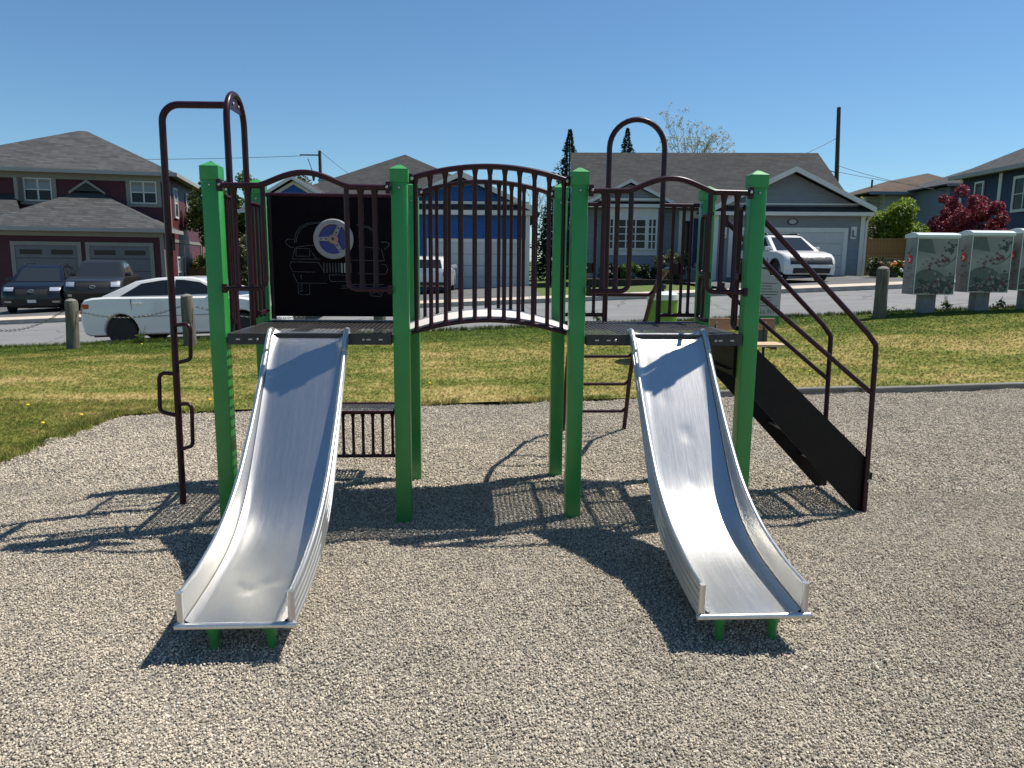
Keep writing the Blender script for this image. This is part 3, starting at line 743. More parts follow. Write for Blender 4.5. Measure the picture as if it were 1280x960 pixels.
for yy in (.59, .68, .77): obj('baluster', tb([(ax_, yy, 1.17), (ax_, yy, 1.90)], .0115, 8), T, hp, True, 60)
obj('foot_loop', tb([(ax_ + .03, .055, 1.19), (ax_ - .03, .16, 1.185)], .016, 8), T, hp, True, 60)
obj('foot_loop', tb([(ax_ + .04, .50, 1.205), (ax_, .86, 1.20)], .016, 8), T, hp, True, 60)
px_, py_ = -1.956, .31
pole = obj('step_pole', tb([(px_, py_, -.3), (px_ + .025, py_, 2.444), (ax_ - .006, py_ + .02, 2.452)], .0205, 12, fr=.10, n=8), T, PS, True, 60)
for s, z1, z0, xo in ((1, 1.142, .903, .112), (-1, .838, .573, .095), (1, .645, .352, .092)):
    obj('step_loop', tb([(px_ + .01, py_, z1), (px_ + .01 + s * xo, py_ - .02, z1 + .012), (px_ + s * xo, py_ - .02, z0 + .03), (px_, py_, z0)], .0125, 10, fr=.035), T, pole, True, 60)

# counter bench low behind the left deck
bn = obj('counter_bench', tb([(-1.506, .914, .468), (-.568, .914, .468)], .014, 8), T, PS, True, 60)
obj('bottom_rail', tb([(-1.506, .914, .146), (-.568, .914, .146)], .013, 8), T, bn, True, 60)
for k in range(13):
    x = -1.45 + .0705 * k
    obj('baluster', tb([(x, .914, .146), (x, .914, .18), (x, .914, .43), (x, .914, .468)], [.018, .011, .011, .02], 8), T, bn, True, 60)
obj('seat_frame', tb([(-1.45, .93, .478), (-1.45, 1.19, .478), (-.66, 1.19, .478), (-.66, .93, .478)], .013, 8, fr=.03), T, bn, True, 60)
obj('seat', perforated(NB(), -1.44, -.67, .935, 1.18, .480, .024, .013), MAT['deck_vinyl'], bn)

# rear hoop, rails and the curved ladder behind the right deck
hx, hr = 1.047, .194; hy = .925
hoop = [(hx - hr, hy, 1.07), (hx - hr, hy, 2.333)] + [(hx - hr * math.cos(math.pi * k / 16), hy, 2.333 + hr * math.sin(math.pi * k / 16)) for k in range(1, 16)] + [(hx + hr, hy, 2.333), (hx + hr, hy, 1.07)]
hp = obj('rear_hoop', tb(hoop, .019, 12), T, PS, True, 60)
for (xa, xb, bars) in ((.568, hx - hr, (.63, .70, .77)), (hx + hr, 1.506, (1.325, 1.40, 1.455))):
    obj('rear_rail', tb([(xa, hy, 1.953), (xb, hy, 1.953)], .0145, 10), T, hp, True, 60)
    obj('rear_rail', tb([(xa, hy, 1.178), (xb, hy, 1.178)], .0145, 10), T, hp, True, 60)
    for x in bars: obj('baluster', tb([(x, hy, 1.178), (x, hy, 1.21), (x, hy, 1.91), (x, hy, 1.953)], [.018, .012, .012, .02], 8), T, hp, True, 60)
for x, bxx in ((.755, .70), (1.345, 1.40)):
    obj('mount_plate', bx(min(x, bxx) - .03, max(x, bxx) + .03, hy + .014, hy + .022, 1.475, 1.545), T, hp)
    obj('bolt', lathe(NB(), [(.010, 0), (.010, -.005), (.004, -.009)], (bxx + .012, hy + .0135, 1.51), 8, 'y'), MAT['bolt'], hp, True)
LADP = [(.95, 1.505), (1.12, 1.50), (1.36, 1.40), (1.54, 1.27), (1.70, 1.09), (1.95, .90), (2.13, .75), (2.25, .49), (2.34, .2), (2.46, -.15)]
lad = obj('ladder', tb([(1.34, y, z) for y, z in LADP], .02, 10, fr=.12, n=4), T, PS, True, 60)
obj('ladder_rail', tb([(.76, y, z) for y, z in LADP], .02, 10, fr=.12, n=4), T, lad, True, 60)
for (y, z) in ((1.45, 1.335), (1.71, 1.08), (2.125, .76), (2.25, .49), (2.335, .22)):
    obj('rung', tb([(.76, y, z), (.80, y, z - .035), (1.30, y, z - .035), (1.34, y, z)], .0145, 10, fr=.03), T, lad, True, 60)

# stairs on the right with hand rails
SY0, SY1 = .06, .60
st = None
for y in (SY0, SY1):
    poly = [(1.50, 1.075), (1.60, 1.075), (2.425, .315), (2.425, -.15), (2.36, -.02), (2.06, .29), (1.50, .87)]
    o = obj('stairs' if st is None else 'stringer', pr(poly, y - .004, y + .004), MAT['stair_steel'], PS if st is None else st)
    if st is None: st = o
for k in range(4):
    z = .905 - .222 * k; xa = 1.475 + .238 * k
    o = obj('tread', perforated(NB(), xa, xa + .26, SY0 + .005, SY1 - .005, z, .03, .017, .012), MAT['stair_steel'], st)
    obj('nosing', bx(xa + .252, xa + .262, SY0 + .005, SY1 - .005, z - .045, z - .001), MAT['stair_steel'], o)
    if k == 0: obj('riser', bx(1.50, 1.506, SY0 + .005, SY1 - .005, .87, 1.06), MAT['stair_steel'], st)
for y in (SY0 - .022, SY1 + .022):
    ya = .0 if y < .3 else .86
    hr_ = obj('hand_rail', tb([(1.60, y, 1.835), (2.325, y, 1.135), (2.385, y, 1.06), (2.405, y, -.25)], .0165, 10, fr=.06), T, st, True, 60)
    obj('mid_rail', tb([(1.60, y, 1.385), (2.39, y, .755)], .0145, 10), T, st, True, 60)
    obj('bracket', bx(1.575, 1.612, y - .014, y + .014, 1.79, 1.87), T, st); obj('bracket', bx(1.575, 1.612, y - .014, y + .014, 1.35, 1.42), T, st)
    obj('bolt', lathe(NB(), [(.009, 0), (.009, -.005), (.004, -.008)], (2.404, y - .0165, .20), 8, 'y'), MAT['bolt'], st, True)
# hand loops at the head of the stairs
for (ya, yb) in ((.055, .15), (.66, .86)):
    for (z0, z1) in ((1.48, 1.88), (1.16, 1.46)):
        lp = obj('hand_loop', tb([(1.515, ya, z0), (1.515, yb, z0), (1.515, yb, z1), (1.515, ya, z1)], .0145, 10, fr=.045), T, st, True, 60)
    obj('baluster', tb([(1.515, (ya + yb) / 2, 1.16), (1.515, (ya + yb) / 2, 1.88)], .0115, 8), T, st, True, 60)

# ------------------------------------------------------------------ house parts
def window(parent, x, z, w_, h_, y, cols=2, rows=2, frame='white_trim', t=.07, loc=None, rz=0, blind=True, pane='glass_house'):
    """window facing -y: frame > panes, muntins, blind (local x centre, sill z)"""
    o = obj('window', frame_xz(NB(), -w_ / 2, w_ / 2, 0, h_, -.05, .02, t), MAT[frame], parent)
    o.location = loc if loc else (x, y, z); o.rotation_euler = (0, 0, rz)
    iw, ih = (w_ - 2 * t) / cols, (h_ - 2 * t) / rows
    for i in range(cols):
        for j in range(rows):
            x0 = -w_ / 2 + t + i * iw; z0 = t + j * ih
            obj('pane', bx(x0 + .001, x0 + iw - .001, -.008, .004, z0 + .001, z0 + ih - .001), MAT['blind'] if (blind and j == rows - 1) else MAT[pane], o)
    for i in range(1, cols): obj('muntin', bx(-w_ / 2 + t + i * iw - .03, -w_ / 2 + t + i * iw + .03, -.035, -.009, t, h_ - t), MAT[frame], o)
    for j in range(1, rows): obj('muntin', bx(-w_ / 2 + t, w_ / 2 - t, -.03, -.0095, t + j * ih - .022, t + j * ih + .022), MAT[frame], o)
    return o
def garage_door(parent, x0, x1, z0, z1, y, mname, trim, panes=0, n=4, tw=.16):
    """recessed sectional door with its casing, one object per section"""
    bm = NB(); box(bm, x0 - tw, x0, y - .06, y, z0, z1 + tw); box(bm, x1, x1 + tw, y - .06, y, z0, z1 + tw); box(bm, x0 + .001, x1 - .001, y - .06, y, z1, z1 + tw)
    d = obj('garage_door', bm, MAT[trim], parent)
    hh = (z1 - z0) / n
    for k in range(n):
        bm = NB(); box(bm, x0, x1, y - .035, y - .002, z0 + k * hh + .008, z0 + (k + 1) * hh - .008)
        if not (panes and k == n - 1):
            m_ = max(2, int((x1 - x0) / .6)); ww = (x1 - x0) / m_
            for j in range(m_): box(bm, x0 + j * ww + .07, x0 + (j + 1) * ww - .07, y - .043, y - .0352, z0 + k * hh + .08, z0 + (k + 1) * hh - .08)
        obj('panel', bm, MAT[mname], d)
    for j in range(panes):
        ww = (x1 - x0) / panes
        obj('pane', bx(x0 + j * ww + .16, x0 + (j + 1) * ww - .16, y - .042, y - .036, z1 - hh + .14, z1 - .16), MAT['glass_house'], d)
    return d
def roofpart(parent, mname, polys, t=.10, name='roof'):
    bm = NB()
    for p in polys: slab(bm, p, t)
    return obj(name, bm, MAT[mname], parent)
def rake(bm, pts, w_=.16, d=.06):
    """board along a sloping gable edge: pts (x,z) at plane y, thickness d"""
    for (a, b_, y) in pts:
        prism(bm, [a, b_, (b_[0], b_[1] - w_), (a[0], a[1] - w_)], y - d, y)
    return bm

# ---- red house on the left
k = 1.2
lh = root('red_house', 'two-storey dark red house with grey shingle hip roofs and twin garage doors', 'house', (-16.764, 36.0, -.694), R(14)); lh.scale = (k, k, k)
obj('wall', bx(-9.2, 0, 2.4, 10, -.6, 5.3), MAT['siding_red'], lh)
obj('garage_wall', bx(-6.25, .12, 0, 2.39, -.6, 2.92), MAT['siding_red'], lh)
gr = roofpart(lh, 'roof_grey', [[(-6.55, -.35, 3.0), (.42, -.35, 3.0), (-3.05, 2.62, 4.72)], [(.42, -.35, 3.0), (.42, 2.39, 3.0), (-3.05, 2.39, 4.72), (-3.05, 2.62, 4.72)][:2] + [(-3.05, 2.62, 4.72)], [(-6.55, 2.39, 3.0), (-6.55, -.35, 3.0), (-3.05, 2.62, 4.72)]], name='garage_roof')
bm = NB(); prism(bm, [(-3.6, 4.55), (-2.5, 4.55), (-3.05, 4.93)], 2.1, 2.39); obj('gablet', bm, MAT['roof_grey'], gr)
bm = NB(); rake(bm, [((-3.72, 4.52), (-3.05, 5.0), 2.1), ((-3.05, 5.0), (-2.38, 4.52), 2.1)], .1, .05); obj('gablet_trim', bm, MAT['tan_trim'], gr)
bm = NB(); box(bm, -6.55, .42, -.42, -.352, 2.86, 3.01); box(bm, .422, .47, -.42, 2.39, 2.86, 3.01); obj('gutter', bm, MAT['grey_trim'], gr)
bm = NB(); box(bm, -6.5, .38, -.34, -.002, 2.84, 2.88); box(bm, -6.26, .13, -.03, -.002, 2.68, 2.839); obj('soffit', bm, MAT['tan_trim'], gr)
rf = roofpart(lh, 'roof_grey', [[(-9.5, 2.0, 5.38), (.36, 2.0, 5.38), (-4.0, 6.3, 7.52), (-4.35, 6.3, 7.52)], [(.36, 2.0, 5.38), (.36, 10.4, 5.38), (-4.0, 6.3, 7.52)], [(-9.5, 10.4, 5.38), (-9.5, 2.0, 5.38), (-4.35, 6.3, 7.52)], [(.36, 10.4, 5.38), (-9.5, 10.4, 5.38), (-4.35, 6.3, 7.52), (-4.0, 6.3, 7.52)]])
bm = NB(); box(bm, -9.5, .36, 1.93, 1.998, 5.24, 5.39); box(bm, .362, .43, 1.93, 10.4, 5.24, 5.39); obj('gutter', bm, MAT['grey_trim'], rf)
obj('soffit', bx(-9.4, .35, 2.0, 10.3, 5.30, 5.34), MAT['tan_trim'], rf)
obj('frieze_board', bx(-9.2, 0, 2.36, 2.398, 5.02, 5.30), MAT['tan_trim'], lh)
for q in ((-.11, .03, 2.36, 2.55, -.6, 5.019), (-.02, .13, -.03, .12, -.6, 2.679), (-6.27, -6.1, -.03, .12, -.6, 2.679), (.001, .03, 9.85, 10.02, -.6, 5.3)): obj('corner_board', bx(*q), MAT['tan_trim'], lh)
for x0, x1 in ((-5.12, -2.98), (-2.55, -.40)): garage_door(lh, x0, x1, -.1, 2.32, -.005, 'grey_door', 'tan_trim', 2, 5, .14)
for xc, wd in ((-4.92, 1.02), (-.98, 1.02)):
    bm = frame_xz(NB(), xc - wd / 2 - .16, xc + wd / 2 + .16, 3.98, 5.019, 2.355, 2.398, .15); obj('window_casing', bm, MAT['tan_trim'], lh)
    window(lh, xc, 4.12, wd, .92, 2.385, 2, 2, t=.05)
bm = NB(); box(bm, -5.62, -5.5, 1.9, 2.37, 4.1, 5.01); obj('bay_return', bm, MAT['tan_trim'], lh)
for yy, zz, hh in ((3.6, 3.6, 1.3), (6.5, 3.6, 1.3), (3.4, .6, 1.35), (4.6, .6, 1.35)): window(lh, 0, 0, .8, hh, 0, 1, 2, t=.08, loc=(.012, yy, zz), rz=R(90))
obj('belt_board', bx(.001, .03, 2.56, 9.84, 2.55, 2.68), MAT['tan_trim'], lh)
obj('downspout', tb([(.40, 10.2, 5.25), (.30, 10.05, 4.85), (.10, 10.03, 4.7), (.10, 10.03, -.5)], .05, 6), MAT['grey_trim'], lh)
pr_ = roofpart(lh, 'roof_dark', [[(-9.4, .6, 3.5), (-5.0, .6, 3.5), (-5.8, 2.39, 4.4), (-9.4, 2.39, 4.4)]], .1, 'porch_roof')
obj('gutter', bx(-9.4, -5.0, .53, .598, 3.38, 3.52), MAT['grey_trim'], pr_)

# ---- blue house in the middle
bh = root('blue_house', 'bright blue house with white trim and a wide pale garage door', 'house', (-1.85, 34.0, .35))
obj('wall', bx(-11, 2.0, 3.2, 12, -.6, 3.5), MAT['siding_blue'], bh)
obj('garage_wall', pr([(-3.5, -.6), (2.55, -.6), (2.55, 3.42), (-.48, 4.82), (-3.5, 3.42)], 0, 7), MAT['siding_blue'], bh)
gr = roofpart(bh, 'roof_dark', [[(-.48, -.42, 5.06), (2.75, -.42, 3.57), (2.75, 6, 3.57), (-.48, 6, 5.06)], [(-3.71, -.42, 3.57), (-.48, -.42, 5.06), (-.48, 6, 5.06), (-3.71, 6, 3.57)]], .08, 'garage_roof')
bm = NB(); rake(bm, [((-3.75, 3.575), (-.48, 5.085), -.425), ((-.48, 5.085), (2.79, 3.575), -.425)], .24, .05); obj('rake_board', bm, MAT['white_trim'], gr)
bm = NB(); box(bm, -3.5, 2.55, -.10, -.002, 3.70, 3.82); box(bm, -3.62, 2.66, -.40, -.002, 3.22, 3.42); obj('pent_trim', bm, MAT['white_trim'], bh)
obj('pent_roof', slab(NB(), [(-3.62, -.40, 3.46), (2.66, -.40, 3.46), (2.66, -.003, 3.66), (-3.62, -.003, 3.66)], .03), MAT['roof_dark'], bh)
for q in ((2.40, 2.585), (-3.53, -3.36)): obj('corner_board', bx(*q, -.04, .12, -.6, 3.219), MAT['white_trim'], bh)
garage_door(bh, -1.85, 2.25, -.02, 2.02, -.004, 'white_door', 'white_trim', 0, 4, .17)
rf = roofpart(bh, 'roof_dark', [[(-11.2, 2.0, 3.5), (3.1, 2.0, 3.5), (-3.95, 7, 6.75)], [(3.1, 2.0, 3.5), (3.1, 12.4, 3.5), (-3.95, 7, 6.75)], [(-11.2, 12.4, 3.5), (-11.2, 2.0, 3.5), (-3.95, 7, 6.75)], [(3.1, 12.4, 3.5), (-11.2, 12.4, 3.5), (-3.95, 7, 6.75)]])
obj('gutter', bx(-11.2, -3.9, 1.92, 1.998, 3.36, 3.51), MAT['white_trim'], rf)
obj('vent_pipe', lathe(NB(), [(.22, 4.4), (.22, 5.15), (.26, 5.16), (.26, 5.22)], (-7.85, 5, 0), 12), MAT['galv'], rf, True)
obj('porch_gable', pr([(-10.1, 3.62), (-6.3, 3.62), (-8.2, 4.72)], 1.0, 3.19), MAT['siding_blue'], bh)
gg = roofpart(bh, 'roof_dark', [[(-8.2, .7, 4.92), (-5.95, .7, 3.6), (-5.95, 4, 3.6), (-8.2, 4, 4.92)], [(-10.45, .7, 3.6), (-8.2, .7, 4.92), (-8.2, 4, 4.92), (-10.45, 4, 3.6)]], .06, 'porch_roof')
bm = NB(); rake(bm, [((-10.48, 3.61), (-8.2, 4.945), .695), ((-8.2, 4.945), (-5.92, 3.61), .695)], .16, .04); obj('rake_board', bm, MAT['white_trim'], gg)
bm = NB(); rake(bm, [((-9.9, 3.75), (-8.2, 4.74), .99), ((-8.2, 4.74), (-6.5, 3.75), .99)], .16, .03); box(bm, -10.1, -6.3, .93, .998, 3.45, 3.62); obj('gable_trim', bm, MAT['walk_pale'], gg)
for xx in (-9.2, -7.0): obj('porch_post', bx(xx - .14, xx + .14, 1.0, 1.28, -.6, 3.45), MAT['white_trim'], bh)
obj('front_door', bx(-8.6, -7.7, 3.14, 3.198, .1, 2.2), MAT['white_door'], bh)
window(bh, -9.6, .9, .8, 1.2, 3.19, 1, 2)

# ---- grey house on the right
gh = root('grey_house', 'low grey-sided bungalow with charcoal roof, white trim and bay window', 'house', (14.27, 31.0, 1.13), R(-3))
obj('wall', bx(-11.3, .2, 3.2, 9.4, -.7, 2.85), MAT['siding_grey'], gh)
obj('garage_wall', pr([(-6.0, -.7), (0, -.7), (0, 2.5), (0, 2.62), (-2.98, 4.05), (-6.0, 2.62)], 0, 5), MAT['siding_grey'], gh)
gr = roofpart(gh, 'roof_dark', [[(-2.98, -.42, 4.24), (.22, -.42, 2.68), (.22, 6, 2.68), (-2.98, 6, 4.24)], [(-6.18, -.42, 2.68), (-2.98, -.42, 4.24), (-2.98, 6, 4.24), (-6.18, 6, 2.68)]], .08, 'garage_roof')
bm = NB(); rake(bm, [((-6.22, 2.685), (-2.98, 4.265), -.425), ((-2.98, 4.265), (.26, 2.685), -.425)], .20, .05); obj('rake_board', bm, MAT['white_trim'], gr)
bm = NB(); box(bm, -6.12, .2, -.40, -.002, 2.36, 2.50); box(bm, -5.9, -.1, -.06, -.0025, 2.80, 2.86); obj('pent_trim', bm, MAT['white_trim'], gh)
obj('pent_roof', slab(NB(), [(-6.12, -.40, 2.53), (.2, -.40, 2.53), (.2, -.003, 2.74), (-6.12, -.003, 2.74)], .025), MAT['roof_dark'], gh)
for q in ((-.14, .03), (-6.03, -5.86)): obj('corner_board', bx(*q, -.04, .12, -.7, 2.359), MAT['white_trim'], gh)
garage_door(gh, -5.25, -.80, -.15, 1.72, -.004, 'white_door', 'white_trim', 0, 4, .17)
obj('downspout', tb([(.18, -.36, 2.42), (.10, -.10, 2.2), (.08, -.07, 2.05), (.08, -.07, -.3)], .045, 6), MAT['white_trim'], gh)
pq = obj('number_plaque', lathe(NB(), [(.23, 0), (.23, -.03)], (0, 0, 0), 20, 'y'), MAT['ink'], gh); pq.location = (-2.87, -.003, 2.13); pq.scale = (1, 1, .62)
pf = obj('plaque_face', lathe(NB(), [(.15, 0), (.15, -.006)], (0, -.0305, 0), 20, 'y'), MAT['sign_white'], pq)
for xx in (-.40, -5.62):
    lp = obj('wall_lamp', bx(xx - .11, xx + .11, -.05, -.002, 1.45, 1.95), MAT['white_trim'], gh)
    obj('lamp_arm', tb([(xx - .04, -.06, 1.8), (xx - .04, -.09, 1.55), (xx + .06, -.09, 1.55)], .025, 6), MAT['ink'], lp)
rf = roofpart(gh, 'roof_dark', [[(-11.8, 2.55, 2.98), (.55, 2.55, 2.98), (-.05, 6, 5.68), (-11.8, 6, 5.68)], [(.55, 2.55, 2.98), (.55, 9.8, 2.98), (-.05, 6, 5.68)], [(.55, 9.8, 2.98), (-11.8, 9.8, 2.98), (-11.8, 6, 5.68), (-.05, 6, 5.68)]])
rf.data.name = 'main_roof'
for xx, yy in ((-8.6, 7.2), (-4.2, 7.0)): obj('roof_vent', lathe(NB(), [(.16, 4.4), (.16, 5.55), (.24, 5.58), (.22, 5.68)], (xx, yy, 0), 10), MAT['ink'], rf)
obj('gable_end', pr([(2.9, 2.86), (9.4, 2.86), (6, 5.5)], -11.3, -11.2, 'x'), MAT['siding_grey'], rf)
bm = NB(); prism(bm, [(2.5, 2.99), (6, 5.70), (6, 5.52), (2.5, 2.81)], -11.86, -11.802, 'x'); obj('rake_board', bm, MAT['roof_dark'], rf)
obj('gutter', bx(-11.8, -6.2, 2.47, 2.548, 2.84, 2.99), MAT['white_trim'], rf)
bay = obj('bay', bx(-10.35, -7.95, 2.72, 3.19, .75, 2.83), MAT['white_trim'], gh)
obj('bay_base', bx(-10.3, -8.0, 2.76, 3.19, -.7, .748), MAT['siding_grey'], bay)
window(bay, -9.15, .98, 1.45, 1.42, 2.70, 3, 4, t=.09, blind=False); window(bay, -10.1, .98, .44, 1.42, 2.705, 2, 4, t=.07, blind=False); window(bay, -8.2, .98, .44, 1.42, 2.705, 2, 4, t=.07, blind=False)
bm = NB(); prism(bm, [(-10.9, 3.1), (-7.6, 3.1), (-9.25, 3.85)], 2.52, 4.4); gg = obj('bay_gable', bm, MAT['siding_grey'], gh)
roofpart(gg, 'roof_dark', [[(-9.25, 2.3, 4.03), (-7.3, 2.3, 3.05), (-7.3, 5, 3.05), (-9.25, 5, 4.03)], [(-11.2, 2.3, 3.05), (-9.25, 2.3, 4.03), (-9.25, 5, 4.03), (-11.2, 5, 3.05)]], .06)
bm = NB(); rake(bm, [((-11.22, 3.06), (-9.25, 4.05), 2.295), ((-9.25, 4.05), (-7.28, 3.06), 2.295)], .15, .04); box(bm, -10.6, -7.9, 2.46, 2.518, 3.14, 3.24); obj('rake_board', bm, MAT['white_trim'], gg)
obj('entry_recess', bx(-6.95, -5.3, 3.14, 3.198, .1, 2.75), MAT['white_trim'], gh)
fd = obj('front_door', bx(-6.3, -5.4, 3.09, 3.139, .22, 2.42), MAT['navy_door'], gh)
obj('wreath', lathe(NB(), [(.22, 0), (.26, -.04), (.18, -.05)], (-5.85, 3.088, 1.75), 14, 'y'), MAT['leaf_dark'], fd)
obj('kick_plate', bx(-6.2, -5.5, 3.08, 3.089, .24, .42), MAT['copper'], fd)
obj('sidelight', bx(-6.75, -6.45, 3.09, 3.139, .3, 2.3), MAT['glass_house'], fd)
bm = NB(); box(bm, -7.1, -5.2, 2.3, 3.13, -.7, .12); box(bm, -7.1, -5.2, 1.95, 2.299, -.7, -.06); obj('steps', bm, MAT['kerb_concrete'], gh)

# ---- navy house far right, its pale neighbour wing and the cream house
nh = root('navy_house', 'two-storey navy house at the right edge with grey roof and white windows', 'house', (25.5, 30, 1.5))
obj('wall', bx(0, 10, 0, 13.8, -1, 4.95), MAT['siding_navy'], nh)
rf = roofpart(nh, 'roof_grey', [[(-.45, -1, 5.05), (-.45, 14.3, 5.05), (4.6, 9.5, 7.7), (4.6, 4, 7.7)], [(-.45, 14.3, 5.05), (10.4, 14.3, 5.05), (4.6, 9.5, 7.7)], [(10.4, -1, 5.05), (-.45, -1, 5.05), (4.6, 4, 7.7)], [(10.4, 14.3, 5.05), (10.4, -1, 5.05), (4.6, 4, 7.7), (4.6, 9.5, 7.7)]])
bm = NB(); box(bm, -.53, -.452, -1, 14.3, 4.86, 5.07); box(bm, -.45, 0, -1, 14.25, 4.90, 4.95); obj('gutter', bm, MAT['grey_trim'], rf)
for yy in (6.6, 8.6): obj('vent_pipe', lathe(NB(), [(.09, 6.6), (.09, 7.6), (.13, 7.62), (.13, 7.7)], (3.2, yy, 0), 8), MAT['ink'], rf)
for q in ((10.15, 10.4), (13.6, 13.83)): obj('corner_board', bx(-.035, -.001, *q, -1, 4.85), MAT['white_trim'], nh)
window(nh, 0, 0, 1.7, 1.8, 0, 2, 2, t=.14, loc=(-.03, 8.3, 2.75), rz=R(-90), blind=False); window(nh, 0, 0, .8, 1.1, 0, 1, 1, t=.1, loc=(-.03, 12.0, 3.5), rz=R(-90), blind=False)
window(nh, 0, 0, 1.2, 1.6, 0, 1, 2, t=.14, loc=(-.03, 6.4, -.2), rz=R(-90), blind=False)
pw2 = root('pale_house', 'pale blue-grey house wall with a dark window behind the red tree', 'house', (27.0, 47.5, 1.6))
obj('wall', bx(0, 7, 0, 6, -1, 4.8), MAT['siding_pale'], pw2)
window(pw2, 1.4, 3.0, .9, 1.4, -.01, 2, 1, blind=False); 
rf = roofpart(pw2, 'roof_grey', [[(-.5, -.5, 4.9), (7.5, -.5, 4.9), (3.5, 3, 6.4)], [(7.5, -.5, 4.9), (7.5, 6.5, 4.9), (3.5, 3, 6.4)], [(7.5, 6.5, 4.9), (-.5, 6.5, 4.9), (3.5, 3, 6.4)], [(-.5, 6.5, 4.9), (-.5, -.5, 4.9), (3.5, 3, 6.4)]])
obj('gutter', bx(-.5, 7.5, -.58, -.502, 4.76, 4.92), MAT['grey_trim'], rf)
ch = root('cream_house', 'cream-sided house with brown shingle hip roof beyond the wooden fence', 'house', (25.2, 52, 1.6))
obj('wall', bx(0, 7, 0, 7, -1, 4.7), MAT['siding_cream'], ch)
obj('side_bay', bx(-.9, 0, .8, 5, -1, 4.6), MAT['siding_cream'], ch)
window(ch, -.45, 1.6, .62, 2.3, .79, 1, 1, blind=False, pane='glass_dark')
rf = roofpart(ch, 'roof_brown', [[(-1.3, -.5, 4.8), (7.5, -.5, 4.8), (4.6, 3.5, 6.5), (1.7, 3.5, 5.9)], [(-1.3, 7.5, 4.8), (-1.3, -.5, 4.8), (1.7, 3.5, 5.9)], [(7.5, -.5, 4.8), (7.5, 7.5, 4.8), (4.6, 3.5, 6.5)], [(7.5, 7.5, 4.8), (-1.3, 7.5, 4.8), (1.7, 3.5, 5.9), (4.6, 3.5, 6.5)]])
obj('gutter', bx(-1.3, 7.5, -.58, -.502, 4.62, 4.82), MAT['siding_pale'], rf)
obj('vent_pipe', lathe(NB(), [(.07, 5.3), (.07, 5.9)], (.2, 2.5, 0), 8), MAT['ink'], rf)
fh = root('brown_roof_house', 'small distant house with brown roof behind the leafy tree on the left', 'house', (-25, 62, -.6))
obj('wall', bx(-5, 5, 0, 8, -1, 2.6), MAT['siding_cream'], fh)
roofpart(fh, 'roof_brown', [[(-5.4, -.4, 2.6), (5.4, -.4, 2.6), (5.4, 4, 4.4), (-5.4, 4, 4.4)], [(5.4, 8.4, 2.6), (-5.4, 8.4, 2.6), (-5.4, 4, 4.4), (5.4, 4, 4.4)]])

# ------------------------------------------------------------------ fences
def fence(label, a, b_, h_, name='wood_fence', lean=0):
    a, b_ = Vector(a), Vector(b_); Ld = (b_ - a).length; rz = math.atan2(b_.y - a.y, b_.x - a.x)
    r_ = root(name, label, 'fence', a, rz); dz = (b_.z - a.z) / Ld
    n = int(Ld / .145); src = None; psrc = None
    for i in range(n):
        x = i * .145
        if src is None: src = o = obj('plank', bx(0, .138, 0, .02, 0, h_, bev=.004), MAT['fence_wood'], r_)
        else: o = share('plank', src, r_)
        o.location = (x, random.uniform(-.006, .006), dz * x + random.uniform(-.02, .02))
        if i % 16 == 0:
            if psrc is None: psrc = o = obj('post', bx(-.06, .06, -.10, -.012, -.2, h_ + .08), MAT['fence_wood'], r_)
            else: o = share('post', psrc, r_)
            o.location = (x, 0, dz * x)
    for z in (.25, h_ * .52, h_ - .08):
        rl = obj('rail', bx(0, n * .145, -.045, -.009, z, z + .09), MAT['fence_wood'], r_); rl.rotation_euler = (0, -math.atan(dz), 0)
fence('tan plank fence beside the grey bungalow, behind the mail boxes', (14.7, 32.6, 1.05), (24.8, 33.6, 1.2), 1.6)
fence('brown plank fence low behind the red house and white sedan', (-19.6, 42.5, -.55), (-12.2, 42.5, -.2), 1.5)

